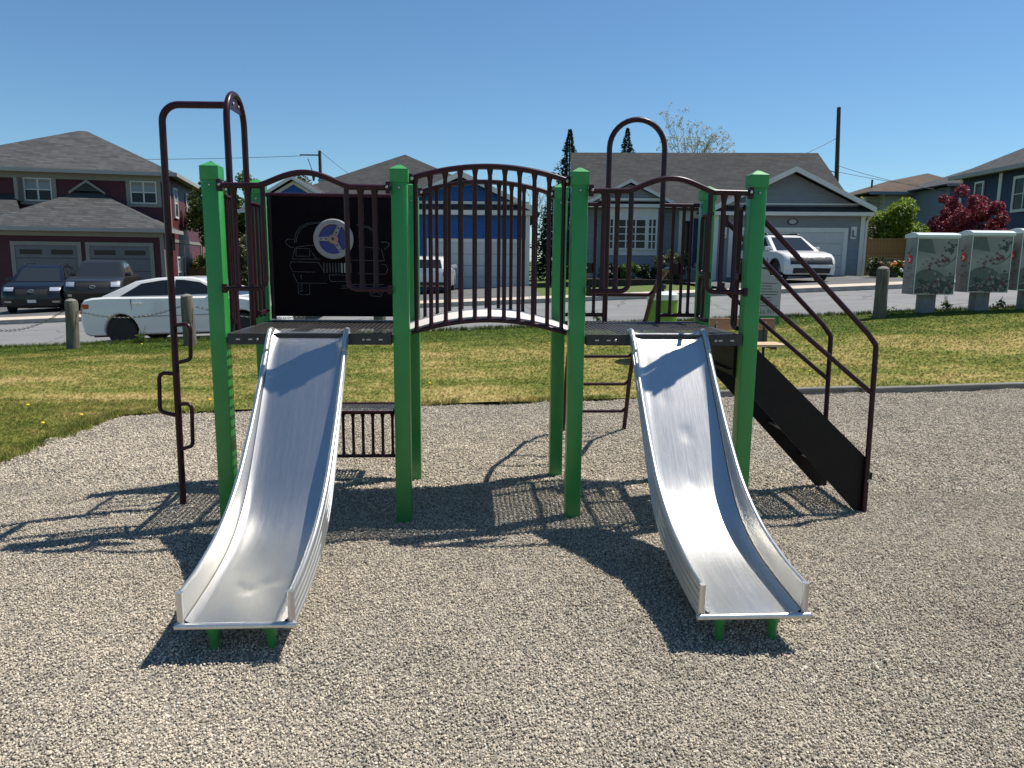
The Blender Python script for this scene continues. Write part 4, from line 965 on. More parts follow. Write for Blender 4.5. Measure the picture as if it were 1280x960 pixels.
# ------------------------------------------------------------------ vehicles
def car(name, label, loc, heading, paint, W, wheels, wr, sill, body, cabin, belt_w, tumble, side_windows, opts):
    """x forward, y left. body and cabin are side outlines (rear to front) lofted over the width with rounded ends"""
    r_ = root(name, label, opts.get('cat', 'car'), loc, heading)
    xr, xf = wheels; ra = wr + .06
    bot = []
    for xw in (xf, xr):
        z_off = wr - sill; a0 = math.asin(max(-1, min(1, (sill - wr) / ra)))
        for k_ in range(13):
            a = a0 + (math.pi - 2 * a0) * k_ / 12
            bot.append((xw + ra * math.cos(a), wr + ra * math.sin(a)))
    outline = body + [(body[-1][0] - .14, sill)] + bot + [(body[0][0] + .14, sill)]
    Lx = max(p[0] for p in body); CT = .085
    def bp(x, z, t, hw): return Vector((x * (1 - CT * abs(t) ** 4 * min(1, (abs(x) / Lx)) ** 3), t * hw, z))
    def loft(outl, hwf, ins, cutneg=True):
        bm = NB(); n = len(outl); rings = []
        nrm = []
        area = sum(outl[i][0] * outl[(i + 1) % n][1] - outl[(i + 1) % n][0] * outl[i][1] for i in range(n)); sg = 1 if area > 0 else -1
        for i in range(n):
            a, b2 = Vector(outl[i - 1]), Vector(outl[(i + 1) % n]); d = (b2 - a).normalized(); nrm.append(Vector((-d.y, d.x)) * sg)
        for t in (-1, -.975, -.93, -.8, -.5, 0, .5, .8, .93, .975, 1):
            e = ins * {1: 1.0, .975: .42}.get(abs(t), 0.0)
            ring = []
            for i in range(n):
                q = Vector(outl[i]) + nrm[i] * e; ring.append(bm.verts.new(bp(q.x, q.y, t, hwf(q.y))))
            rings.append(ring)
        for A, B in zip(rings, rings[1:]):
            for i in range(n): bm.faces.new((A[i], A[(i + 1) % n], B[(i + 1) % n], B[i]))
        for ring in (rings[0], rings[-1]):
            for tri in tessellate_polygon([[Vector((v.co.x, v.co.z, 0)) for v in ring]]): bm.faces.new([ring[q] for q in tri])
        bmesh.ops.recalc_face_normals(bm, faces=bm.faces)
        return bm
    hwb = lambda z: W / 2 - .05 * max(0, .45 - z) - .06 * max(0, z - .62) ** 1.0
    zb = min(p[1] for p in cabin)
    hwc = lambda z: belt_w - tumble * (z - zb)
    B_ = obj('body', loft(outline, hwb, .035), MAT[paint], r_, True, 32)
    C_ = obj('cabin', loft(cabin, hwc, .03), MAT[opts.get('roof', paint)], r_, True, 32)
    obj('underbody', bx(xr - .7, xf + .6, -W / 2 + .24, W / 2 - .24, .2, sill + .35), MAT['dark_void'], r_)
    # side glass
    for s in (-1, 1):
        for poly in side_windows:
            bm = NB(); P0 = []; P1 = []
            for (x, z) in poly:
                y = hwc(z) * 1.0
                P0.append(bm.verts.new((x, s * (y - .004), z))); P1.append(bm.verts.new((x, s * (y + .006), z)))
            fs = [bm.faces.new(P0), bm.faces.new(P1)]
            for i in range(len(poly)): fs.append(bm.faces.new((P0[i], P1[i], P1[(i + 1) % len(poly)], P0[(i + 1) % len(poly)])))
            bmesh.ops.recalc_face_normals(bm, faces=fs); obj('side_window', bm, MAT['glass_dark'], C_)
    # windscreen and rear glass follow the cabin
    def cpatch(nm, i0, i1, mname, tm=.84, q0=.08, q1=.92):
        bm = NB(); a, b2 = Vector(cabin[i0]), Vector(cabin[i1]); d = (b2 - a).normalized(); nn = Vector((-d.y, d.x))
        if nn.y < 0: nn = -nn
        rows = []
        for j in range(5):
            q = a + (b2 - a) * (q0 + (q1 - q0) * j / 4) + nn * .008
            rows.append([bm.verts.new(bp(q.x, q.y, t, hwc(q.y))) for t in np.linspace(-tm, tm, 9).tolist()])
        for A, Bq in zip(rows, rows[1:]):
            for k_ in range(8): bm.faces.new((A[k_], A[k_ + 1], Bq[k_ + 1], Bq[k_]))
        obj(nm, bm, MAT[mname], C_, True)
    n_c = len(cabin); cpatch('windscreen', n_c - 2, n_c - 1, 'glass_dark'); cpatch('rear_window', 0, 1, 'glass_dark', .8)
    # patches on the front or rear face
    def xz(z, front):
        pts_ = [p for p in body if (p[0] > Lx * .45) == front and abs(p[0]) > Lx * .45]
        pts_ = sorted(pts_, key=lambda p: p[1])
        if z <= pts_[0][1]: return pts_[0][0]
        for a, b2 in zip(pts_, pts_[1:]):
            if a[1] <= z <= b2[1]: return a[0] + (b2[0] - a[0]) * (z - a[1]) / max(1e-6, b2[1] - a[1])
        return pts_[-1][0]
    def fpatch(nm, mname, z0, z1, t0, t1, front=True, off=.012, parent=B_, skew=0):
        bm = NB(); rows = []; sgn = 1 if front else -1
        for j in range(5):
            z = z0 + (z1 - z0) * j / 4; row = []
            for t in np.linspace(t0, t1, 7).tolist():
                zz = z + skew * (abs(t) - abs(t0)); q = bp(xz(zz, front), zz, t, hwb(zz)); q.x += sgn * off; row.append(bm.verts.new(q))
            rows.append(row)
        for A, Bq in zip(rows, rows[1:]):
            for k_ in range(6): bm.faces.new((A[k_], A[k_ + 1], Bq[k_ + 1], Bq[k_]))
        r2 = bmesh.ops.extrude_face_region(bm, geom=bm.faces[:]); bmesh.ops.translate(bm, verts=[v for v in r2['geom'] if isinstance(v, bmesh.types.BMVert)], vec=(-sgn * (off + .02), 0, 0))
        bmesh.ops.recalc_face_normals(bm, faces=bm.faces)
        return obj(nm, bm, MAT[mname], parent, True, 40)
    for args in opts.get('patches', []): fpatch(*args)
    # wheels
    for xw in (xr, xf):
        for s in (-1, 1):
            f_ = 1 - CT * min(1, abs(xw) / Lx) ** 3
            y = s * (W / 2 - .13)
            tyre = obj('wheel', lathe(NB(), [(wr - .10, -.095), (wr - .03, -.105), (wr, -.08), (wr, .08), (wr - .03, .105), (wr - .10, .095)], (0, 0, 0), 24, 'y'), MAT['rubber'], r_, True, 40)
            tyre.location = (xw * f_, y, wr)
            ys = .085 * s
            obj('rim', lathe(NB(), [(wr - .085, ys - s * .02), (wr - .095, ys + s * .012), (wr - .125, ys - s * .03), (.05, ys - s * .035)] if s > 0 else [(wr - .085, ys - s * .02), (wr - .095, ys + s * .012), (wr - .125, ys - s * .03), (.05, ys - s * .035)], (0, 0, 0), 20, 'y'), MAT['black_plastic'], tyre, True, 40)
            bm = NB()
            for q in range(5):
                a = q * 2 * math.pi / 5 + .3; ca, sa = math.cos(a), math.sin(a)
                pl_ = [(.03 * ca - .035 * -sa, .03 * sa - .035 * ca), ((wr - .09) * ca + .022 * sa, (wr - .09) * sa - .022 * ca), ((wr - .09) * ca - .022 * sa, (wr - .09) * sa + .022 * ca), (.03 * ca + .035 * -sa, .03 * sa + .035 * ca)]
                prism(bm, pl_, *sorted((ys - s * .03, ys + s * .004)))
            lathe(bm, [(.055, ys - s * .03), (.055, ys + s * .008)], (0, 0, 0), 10, 'y')
            obj('spokes', bm, MAT[opts.get('spoke', 'alloy')], tyre)
    # mirrors, handles, sill cladding
    mx, mz = opts['mirror']
    for s in (-1, 1):
        y0 = hwc(mz) + .0
        obj('mirror', bx(mx - .07, mx + .07, *sorted((s * y0, s * (y0 + .19))), mz - .02, mz + .12, bev=.025), MAT[opts.get('mirror_mat', paint)], C_, True)
        for hx_, hz_ in opts.get('handles', []): obj('door_handle', bx(hx_ - .09, hx_ + .09, *sorted((s * (hwb(hz_) - .005), s * (hwb(hz_) + .03))), hz_ - .018, hz_ + .018, bev=.008), MAT[paint], B_)
        for xs0 in opts.get('seams', []):
            obj('door_seam', bx(xs0 - .005, xs0 + .005, *sorted((s * (W / 2 - .06), s * (hwb(.62) + .003))), sill + .04, .86), MAT['black_plastic'], B_)
        if opts.get('cladding'):
            obj('cladding', bx(xr + ra + .02, xf - ra - .02, *sorted((s * (W / 2 - .06), s * (W / 2 + .012))), sill - .02, sill + .17, bev=.01), MAT['black_plastic'], B_)
            for xw in (xr, xf):
                bm = NB(); arcs = [(xw + q * math.cos(a), wr + q * math.sin(a)) for q, rngk in ((ra - .01, range(-1, 14)), (ra + .055, range(13, -2, -1))) for a in [math.pi * kk / 12 for kk in rngk]]
                prism(bm, arcs, *sorted((s * (W / 2 - .09), s * (W / 2 + .008)))); obj('arch_trim', bm, MAT['black_plastic'], B_)
    return r_, B_, C_
SEDW = [[(-1.28, 1.06), (-.85, 1.31), (-.42, 1.365), (-.22, 1.37), (-.22, 1.05)], [(-.12, 1.05), (-.12, 1.37), (.05, 1.36), (.40, 1.30), (.62, 1.18), (.62, 1.05)], [(.68, 1.04), (.68, 1.16), (.90, 1.04)]]
bodyS = [(-2.22, .30), (-2.27, .50), (-2.27, .72), (-2.23, .92), (-2.14, 1.01), (-1.95, 1.045), (-1.6, 1.055), (-.6, 1.03), (.6, 1.0), (1.0, .985), (1.35, .955), (1.85, .86), (2.10, .76), (2.24, .60), (2.27, .45), (2.24, .26)]
cabS = [(-1.84, 1.0), (-1.0, 1.365), (-.55, 1.418), (-.15, 1.43), (.2, 1.415), (.42, 1.36), (1.22, .96)]
x_s, y_s = -6.98, 16.6
sedan = car('sedan', 'white four-door sedan parked side-on at the near kerb', (x_s, y_s, H(x_s, y_s) - .20), 0 - .0, 'car_white', 1.76, (-1.3, 1.3), .315, .24, bodyS, cabS, .80, .42, SEDW,
    dict(mirror=(.72, 1.04), handles=[(-.88, .90), (.12, .89)], seams=[-.16, .92], spoke='black_plastic', roof='car_white',
         patches=[('tail_light', 'lamp_red', .72, .93, .72, .99, False), ('tail_light', 'lamp_red', .72, .93, -.99, -.72, False), ('headlight', 'lamp_clear', .62, .78, .6, .92), ('headlight', 'lamp_clear', .62, .78, -.92, -.6), ('grille', 'black_plastic', .36, .60, -.5, .5)]))
for s in (-1, 1):
    obj('side_moulding', bx(-.95, .93, *sorted((s * .868, s * .884)), .615, .635), MAT['grey_trim'], sedan[1])
    obj('tail_light', bx(-2.05, -1.90, *sorted((s * .79, s * .868)), .775, .925, bev=.02), MAT['lamp_red'], sedan[1])
    obj('bumper_seam', bx(-1.99, -1.982, *sorted((s * .84, s * .8625)), .34, .70), MAT['black_plastic'], sedan[1])
    obj('fuel_flap' if s > 0 else 'quarter_seam', bx(-1.02, -1.014, *sorted((s * .85, s * .872)), .62, 1.0), MAT['black_plastic'], sedan[1])
sedan[0].rotation_euler = (0, -math.atan(.045), 0)
bodyR = [(-2.22, .34), (-2.28, .62), (-2.28, .9), (-2.22, 1.08), (-1.9, 1.13), (-.6, 1.12), (.6, 1.11), (1.05, 1.10), (1.5, 1.07), (1.98, .98), (2.18, .86), (2.27, .70), (2.29, .50), (2.22, .28)]
cabR = [(-2.16, 1.06), (-1.78, 1.56), (-1.5, 1.66), (-.6, 1.70), (-.1, 1.69), (.22, 1.62), (1.12, 1.06)]
RW = [[(-1.75, 1.14), (-1.6, 1.50), (-1.15, 1.56), (-1.05, 1.14)], [(-.97, 1.13), (-1.06, 1.57), (-.25, 1.59), (-.2, 1.12)], [(-.1, 1.12), (-.14, 1.59), (.12, 1.55), (.72, 1.15), (.72, 1.12)]]
dsz = lambda x, y: H(x, y) + .02
def emblem(parent, x, z):
    o = obj('emblem', tb([(x, .085 * math.cos(a), z + .055 * math.sin(a)) for a in np.linspace(0, 2 * math.pi, 19)[:-1].tolist()], .008, 6, closed=True), MAT['alloy'], parent)
    obj('emblem_inner', tb([(x, .035 * math.cos(a), z + .05 * math.sin(a)) for a in np.linspace(0, 2 * math.pi, 15)[:-1].tolist()], .006, 6, closed=True), MAT['alloy'], parent)
hd = R(-90 + 21)
p = Vector((-16.9, 28.3)) ; p = Vector((-17.52, 28.1))
r_, B_, C_ = car('suv', 'dark navy sport utility vehicle parked nose-out before the red house', (p.x, p.y, dsz(p.x, p.y)), hd, 'car_navy', 1.86, (-1.33, 1.36), .355, .34, bodyR, cabR, .86, .34, RW,
    dict(cat='suv', mirror=(.78, 1.12), handles=[(-.9, 1.0), (.05, 1.0)], cladding=True, seams=[-.22, .85], spoke='alloy',
         patches=[('grille', 'black_plastic', .60, .86, -.52, .52), ('headlight', 'lamp_clear', .80, .93, .60, .92, True, .014), ('headlight', 'lamp_clear', .80, .93, -.92, -.60, True, .014), ('lower_grille', 'black_plastic', .32, .54, -.62, .62), ('bumper_trim', 'alloy', .40, .46, .66, .9, True, .016), ('bumper_trim', 'alloy', .40, .46, -.9, -.66, True, .016), ('plate', 'plate', .40, .50, -.14, .14, True, .02)]))
emblem(B_, 2.27, .80)
bm = NB(); [tube(bm, [(-1.5, s * .55, 1.66), (-1.4, s * .56, 1.735), (.0, s * .58, 1.735), (.1, s * .58, 1.67)], .018, 6) for s in (-1, 1)]; obj('roof_rack', bm, MAT['black_plastic'], C_)
bodyT = [(-2.62, .48), (-2.68, .60), (-2.68, .9), (-2.66, 1.16), (-2.2, 1.18), (-1.1, 1.18), (.3, 1.17), (1.05, 1.18), (1.4, 1.20), (2.1, 1.15), (2.45, 1.06), (2.60, .90), (2.66, .65), (2.58, .40)]
cabT = [(-1.35, 1.12), (-1.16, 1.62), (-.95, 1.74), (-.4, 1.79), (.1, 1.78), (.4, 1.72), (1.12, 1.14)]
TW = [[(-1.12, 1.22), (-1.0, 1.62), (-.2, 1.68), (-.16, 1.22)], [(-.06, 1.22), (-.1, 1.68), (.3, 1.65), (.78, 1.26), (.78, 1.22)]]
p = Vector((-15.72, 29.0))
r_, B_, C_ = car('pickup', 'dark grey pickup truck parked beside the navy vehicle, facing the road', (p.x, p.y, dsz(p.x, p.y)), R(-90 + 19), 'car_grey', 1.90, (-1.62, 1.62), .38, .42, bodyT, cabT, .86, .30, TW,
    dict(cat='pickup', mirror=(.82, 1.22), handles=[(-.85, 1.05), (.1, 1.05)], cladding=False, seams=[-.1, .9], spoke='alloy',
         patches=[('grille', 'black_plastic', .66, 1.0, -.55, .55), ('headlight', 'lamp_clear', .86, 1.03, .62, .92, True, .014), ('headlight', 'lamp_clear', .86, 1.03, -.92, -.62, True, .014), ('lower_grille', 'black_plastic', .42, .62, -.9, .9), ('fog_light', 'lamp_clear', .52, .60, .7, .84, True, .02), ('fog_light', 'lamp_clear', .52, .60, -.84, -.7, True, .02), ('tail_light', 'lamp_red', .8, 1.1, .85, .97, False), ('tail_light', 'lamp_red', .8, 1.1, -.97, -.85, False)]))
emblem(B_, 2.63, .86)
for s in (-1, 1): obj('bed_rail', bx(-2.6, -1.32, *sorted((s * .72, s * .84)), 1.17, 1.21, bev=.01), MAT['black_plastic'], B_)
obj('bed_dark_panel', bx(-2.55, -1.4, -.70, .70, 1.15, 1.186), MAT['dark_void'], B_)  # flat dark panel at rail height in place of the hollow bed
p = Vector((9.85, 27.85))
r_, B_, C_ = car('suv', 'white sport utility vehicle with black roof in the grey bungalow driveway', (p.x, p.y, dsz(p.x, p.y)), R(-90 + 8), 'car_white', 1.87, (-1.33, 1.38), .36, .34, bodyR, cabR, .86, .34, RW,
    dict(cat='suv', mirror=(.78, 1.12), handles=[(-.9, 1.0), (.05, 1.0)], cladding=True, seams=[-.22, .85], spoke='alloy', roof='car_white',
         patches=[('grille', 'black_plastic', .62, .88, -.82, .82), ('headlight', 'lamp_clear', .56, .66, .84, .95, True, .016), ('headlight', 'lamp_clear', .56, .66, -.95, -.84, True, .016), ('lower_grille', 'black_plastic', .32, .50, -.72, .72), ('skid_plate', 'alloy', .28, .33, -.6, .6, True, .02), ('emblem', 'alloy', .80, .86, -.05, .05, True, .022)]))
obj('roof_panel', bx(-1.35, -.02, -.60, .60, 1.694, 1.704, bev=.004), MAT['glass_dark'], C_)
bm = NB(); [tube(bm, [(-1.5, s * .57, 1.66), (-1.4, s * .58, 1.72), (.0, s * .60, 1.725), (.1, s * .60, 1.66)], .02, 6) for s in (-1, 1)]; obj('roof_rack', bm, MAT['black_plastic'], C_)
bodyV = [(-2.10, .34), (-2.16, .55), (-2.17, .8), (-2.12, .98), (-1.9, 1.0), (-.6, .99), (.6, .98), (1.0, .97), (1.5, .93), (1.95, .82), (2.1, .66), (2.14, .48), (2.08, .28)]
cabV = [(-2.10, .96), (-1.86, 1.34), (-1.6, 1.42), (-.6, 1.46), (-.1, 1.45), (.22, 1.38), (1.1, .94)]
VW = [[(x, z - .1) for x, z in [(-1.7, 1.10), (-1.55, 1.40), (-1.05, 1.46), (-1.0, 1.10)]], [(-.92, 1.0), (-.98, 1.36), (-.25, 1.38), (-.2, 1.0)], [(-.1, 1.0), (-.14, 1.38), (.1, 1.34), (.72, 1.02), (.72, 1.0)]]
p = Vector((-3.35, 31.0))
r_, B_, C_ = car('hatchback', 'white hatchback seen from behind in the blue house driveway', (p.x, p.y, dsz(p.x, p.y)), R(90), 'car_white', 1.72, (-1.28, 1.28), .31, .26, bodyV, cabV, .80, .34, VW,
    dict(mirror=(.76, 1.0), handles=[(-.85, .86)], seams=[-.2], spoke='alloy', patches=[('tail_light', 'lamp_red', .68, .86, .78, .95, False), ('tail_light', 'lamp_red', .68, .86, -.95, -.78, False), ('plate', 'plate', .55, .66, -.17, .17, False, .016), ('bumper', 'black_plastic', .34, .46, -.9, .9, False, .016)]))
# ---- trailer on the far side of the road
tx, ty = -5.7, 19.6
tr = root('utility_trailer', 'white-panelled black-braced utility trailer standing on the road behind the play structure', 'trailer', (tx, ty, H(tx, ty)), 0)
obj('side_panel', bx(-.85, .85, 0, 1.2, .42, 1.42), MAT['white_trim'], tr)
bm = frame_xz(NB(), -.9, .9, .34, 1.48, -.05, -.002, .07); obj('side_frame', bm, MAT['black_plastic'], tr)
for i in range(4):
    xa = -.85 + i * .425
    for s in (0, 1):
        a, b2 = ((xa, .41), (xa + .425, 1.41)) if s else ((xa, 1.41), (xa + .425, .41))
        bm = NB(); d = Vector((b2[0] - a[0], b2[1] - a[1])).normalized(); nn = Vector((-d.y, d.x)) * .035
        prism(bm, [(a[0] - nn.x, a[1] - nn.y), (b2[0] - nn.x, b2[1] - nn.y), (b2[0] + nn.x, b2[1] + nn.y), (a[0] + nn.x, a[1] + nn.y)], -.03 - .004 * s, -.004 - .004 * s); obj('brace', bm, MAT['black_plastic'], tr)
for yy in (-.06, 1.26):
    obj('wheel', lathe(NB(), [(.16, -.08), (.27, -.08), (.28, 0), (.27, .08), (.16, .08)], (.1, yy, .28), 18, 'y'), MAT['rubber'], tr, True)
obj('tow_bar', tb([(.85, .6, .42), (1.7, .6, .38), (1.75, .6, .05)], .04, 6), MAT['black_plastic'], tr)

# ------------------------------------------------------------------ bollards and chains
def text_mesh(txt, size, mname, parent, loc, rot, depth=.002, name='lettering'):
    cu = bpy.data.curves.new(name, 'FONT'); cu.body = txt; cu.size = size; cu.extrude = depth; cu.align_x = 'CENTER'; cu.resolution_u = 2
    t = bpy.data.objects.new(name, cu); col.objects.link(t)
    dg = bpy.context.evaluated_depsgraph_get(); me = bpy.data.meshes.new_from_object(t.evaluated_get(dg)); bpy.data.objects.remove(t)
    me.materials.clear(); me.materials.append(MAT[mname])
    o = bpy.data.objects.new(name, me); col.objects.link(o); o.parent = parent; o.location = loc; o.rotation_euler = rot
    return o
def bollard(x, y, label, lean=0, top='round', r_=.115, h_=.92):
    o = root('bollard', label, 'bollard', (x, y, H(x, y)), random.uniform(0, 6)); o['group'] = 'wooden bollards along the road'
    o.rotation_euler = (lean, lean * .6, random.uniform(0, 3))
    bm = NB()
    prof = [(r_ * 1.02, -.3), (r_, .1), (r_ * .98, .5), (r_ * .97, h_ - .05), (r_ * .86, h_ - .005), (r_ * .45, h_ + .02 if top == 'round' else h_)]
    lathe(bm, prof, (0, 0, 0), 14)
    for v in bm.verts: v.co.x += .004 * math.sin(17 * v.co.z + 5 * v.co.y * 10); v.co.y += .005 * math.sin(11 * v.co.z + 40 * v.co.x)
    p = obj('post', bm, MAT['post_wood'], o, True, 50)
    obj('cap', lathe(NB(), [(r_ * .9, h_ - .03), (r_ * .92, h_ + .001), (r_ * .5, h_ + .035), (.01, h_ + .045)], (0, 0, 0), 14), MAT['timber_grey'], o, True, 50)
    return o
BOL = [(-8.3, 14.0, 'wooden bollard by the rear bumper of the white sedan', .03), (-6.08, 14.0, 'wooden bollard in front of the middle of the white sedan', -.02), (-2.5, 14.05, 'wooden bollard half hidden behind the left deck of the play structure', 0), (6.87, 14.0, 'wooden bollard standing left of the mail boxes', .0)]
for x, y, lb, ln in BOL: bollard(x, y, lb, ln)
bollard(-10.6, 14.0, 'wooden bollard just outside the left edge, carrying the chain', .02)
def chain(a, b_, sag, label):
    a, b_ = Vector(a), Vector(b_); r_ = None
    Ld = (b_ - a).length; n = int(Ld / .042); bm = NB()
    for i in range(n):
        t = (i + .5) / n; p = a.lerp(b_, t); p.z -= sag * 4 * t * (1 - t)
        d = (b_ - a).normalized(); d.z -= sag * 4 * (1 - 2 * t) / Ld; d.normalize()
        up = Vector((0, 0, 1)) if i % 2 else d.cross(Vector((0, 0, 1))).normalized()
        up = (up - d * up.dot(d)).normalized()
        loop = [p + d * (.028 * math.cos(q)) + up * (.016 * math.sin(q)) for q in [2 * math.pi * k_ / 8 for k_ in range(8)]]
        tube(bm, loop, .0055, 4, closed=True)
    tag(obj('chain', bm, MAT['chain']), label, 'chain')
ctop = lambda x: H(x, 14) + .74
chain((-10.55, 14, ctop(-10.6)), (-8.42, 14, ctop(-8.3)), .33, 'sagging rusty chain left of the bollard at the sedan rear bumper')
chain((-8.18, 14, ctop(-8.3)), (-6.2, 14, ctop(-6.1)), .17, 'rusty chain strung between two bollards in front of the white sedan')
chain((-5.96, 14, ctop(-6.1)), (-2.62, 14.05, ctop(-2.5)), .30, 'rusty chain hanging behind the left deck of the play structure')

# ------------------------------------------------------------------ mail boxes
def leafpoly(cx, cz, s, a):
    pts_ = []
    for k_ in range(10):
        r2 = s * (1 if k_ % 2 == 0 else .48); b2 = a + 2 * math.pi * k_ / 10
        pts_.append((cx + r2 * math.cos(b2), cz + r2 * .8 * math.sin(b2)))
    return pts_
def mailbox(x, y, label):
    z0 = H(x, y); o = root('mail_box', label, 'mailbox', (x, y, z0), 0, 'community mail boxes by the road')
    W_, D_, b0, b1 = .77, .42, .38, 1.44
    body = obj('cabinet', bx(-W_ / 2, W_ / 2, 0, D_, b0, b1, bev=.008), MAT['mail_print'], o)
    prof = [(-.035, b1), (-.035, b1 + .05), (.06, b1 + .085), (D_ * .55, b1 + .10), (D_ + .03, b1 + .06), (D_ + .03, b1)]
    obj('lid', prism(NB(), prof, -W_ / 2 - .015, W_ / 2 + .015, 'x'), MAT['mail_top'], o, True, 25)
    obj('pedestal', bx(-.13, .13, .12, .34, -.3, b0), MAT['pedestal'], o)
    bm = frame_xz(NB(), -W_ / 2 + .004, W_ / 2 - .004, b0 + .004, b1 - .004, -.006, -.001, .012); obj('door_edge', bm, MAT['mail_top'], body)
    rr = random.Random(5)
    bm = NB(); c0 = (-.10, b0 + .06)      # dark hill sweep in the lower half
    arc = [(c0[0] - .28 + .64 * t, c0[1] + .0) for t in (0, 1)]
    hill = [(-W_ / 2 + .02, b0 + .02), (.30, b0 + .02)] + [(c0[0] - .02 + .42 * math.cos(a), b0 + .02 + .46 * math.sin(a)) for a in np.linspace(.1, 2.25, 14).tolist()] + [(-W_ / 2 + .02, b0 + .40)]
    hill = [(min(W_ / 2 - .02, max(-W_ / 2 + .02, p[0])), p[1]) for p in hill]
    prism(bm, hill, -.0030, -.0012); prism(bm, [(.12, b0 + .24), (.36, b0 + .24), (.36, b0 + .36), (.28, b0 + .37), (.2, b0 + .34)], -.0028, -.0013)
    obj('printed_hill', bm, MAT['mail_dark'], body)
    bm = NB(); prism(bm, [(-.36, b1 - .03), (-.12, b1 - .03), (-.03, b1 - .30), (-.36, b1 - .25)], -.0030, -.0012); obj('printed_wing', bm, MAT['mail_dark'], body)
    bm = NB(); pts_ = [(-.02 + .46 * math.cos(a), b1 - .12 + .44 * math.sin(a)) for a in np.linspace(-1.3, .15, 12).tolist()]; pts2 = [(-.02 + .44 * math.cos(a), b1 - .12 + .42 * math.sin(a)) for a in np.linspace(.15, -1.3, 12).tolist()]
    prism(bm, [(min(.365, p[0]), p[1]) for p in pts_ + pts2], -.0032, -.0012); obj('printed_arc', bm, MAT['mail_dark'], body)
    bm = NB()
    for k_ in range(26):
        t = rr.random(); prism(bm, leafpoly(-.20 + .42 * t + rr.gauss(0, .03), b1 - .50 + .10 * t + rr.gauss(0, .045), rr.uniform(.018, .045), rr.random() * 6), -.0046 - .0001 * k_, -.0033)
    obj('printed_red_leaves', bm, MAT['mail_leaf_red'], body)['kind'] = 'stuff'
    bm = NB()
    for k_ in range(20): prism(bm, leafpoly(rr.uniform(.1, .34), b1 - .20 + rr.gauss(0, .07), rr.uniform(.02, .045), rr.random() * 6), -.0046 - .0001 * k_, -.0033)
    obj('printed_dark_leaves', bm, MAT['mail_leaf_dark'], body)['kind'] = 'stuff'
    for nm, mname, n_, sd in (('printed_grey_leaves', 'mail_leaf_grey', 46, 1), ('printed_red_leaves', 'mail_leaf_red', 18, 2), ('printed_dark_leaves', 'mail_leaf_dark', 46, 3)):
        bm = NB()
        for k_ in range(n_):
            xx = rr.uniform(-.33, .35); zz = b0 + .03 + abs(rr.gauss(.0, .17)) * (.7 + .5 * (xx + .35))
            prism(bm, leafpoly(xx, min(zz, b0 + .40), rr.uniform(.025, .06), rr.random() * 6), -.0060 - .00006 * (k_ + 40 * sd), -.0043)
        obj(nm, bm, MAT[mname], body)['kind'] = 'stuff'
    # side print and the round red emblem with its white arrow
    bm = NB()
    for k_ in range(16): prism(bm, leafpoly(.21 + rr.gauss(0, .08), b0 + (.80 if k_ % 2 else .42) + rr.gauss(0, .07), rr.uniform(.015, .03), rr.random() * 6), -W_ / 2 - .0022 - .0001 * k_, -W_ / 2 - .0008, 'x')
    obj('side_leaves', bm, MAT['mail_leaf_red'], body)['kind'] = 'stuff'
    obj('side_fade', bx(-W_ / 2 - .0012, -W_ / 2 - .0003, .03, D_ - .03, b0 + .03, b0 + .40), MAT['mail_leaf_grey'], body)
    em = obj('emblem', lathe(NB(), [(.085, 0), (.085, -.004)], (-W_ / 2 - .0045, .21, b0 + .66), 24, 'x'), MAT['mail_red'], body)
    bm = NB(); X = -W_ / 2 - .0095
    prism(bm, [(.27, b0 + .70), (.16, b0 + .66), (.225, b0 + .655)], X, X + .0008, 'x'); prism(bm, [(.16, b0 + .652), (.25, b0 + .60), (.225, b0 + .648)], X, X + .0008, 'x'); obj('arrow', bm, MAT['mail_white'], em)
    return o
mailbox(7.95, 14.2, 'community mail box with red leaf print, leftmost of the three'); mailbox(8.97, 14.2, 'community mail box with red leaf print, in the middle of the three'); mailbox(9.90, 14.2, 'community mail box with red leaf print, cut off by the right edge')

# ------------------------------------------------------------------ sign, bench, bin, planter
zx = H(4.03, 12); sg = root('park_sign', 'white rules sign with green band on a wooden post beside the stairs', 'sign', (4.03, 12, zx))
obj('post', bx(-.09, .09, .02, .16, -.3, 1.25 - zx), MAT['post_wood'], sg)
zb_, zt_ = .575 - zx, 1.37 - zx
bd = obj('board', bx(-.26, .26, 0, .018, zb_, zt_, bev=.003), MAT['sign_white'], sg)
obj('green_band', bx(-.255, .255, -.003, -.0005, zb_ + .01, zb_ + .15), MAT['sign_green'], bd)
obj('emblem', lathe(NB(), [(.10, 0), (.10, -.012)], (-.04, -.001, zt_ + .0), 20, 'y'), MAT['sign_white'], bd)
text_mesh('CALL 911', .085, 'ink', bd, (0, -.002, zb_ + .19), (R(90), 0, 0), .001)
for k_ in range(9):
    ww = random.uniform(.32, .44); obj('text_line', bx(-.22, -.22 + ww, -.002, -.0004, zt_ - .13 - .045 * k_, zt_ - .118 - .045 * k_), MAT['ink'], bd)
bm = NB(); tube(bm, [(-.2 + .4 * t, -.004, zb_ + .075 + .022 * math.sin(22 * t)) for t in np.linspace(0, 1, 40).tolist()], .006, 5); obj('script', bm, MAT['sign_white'], bd)
zx = H(3.3, 10.7); be = root('park_bench', 'brown slatted park bench on the lawn behind the stairs', 'bench', (3.3, 10.7, zx), R(3))
obj('back_slat', bx(-.52, .52, .10, .14, .47, .64, bev=.008), MAT['bench_wood'], be)
for k_ in range(3): obj('seat_slat', bx(-.50, .54, -.34 + .14 * k_, -.22 + .14 * k_, .27, .305, bev=.006), MAT['bench_seat'], be)
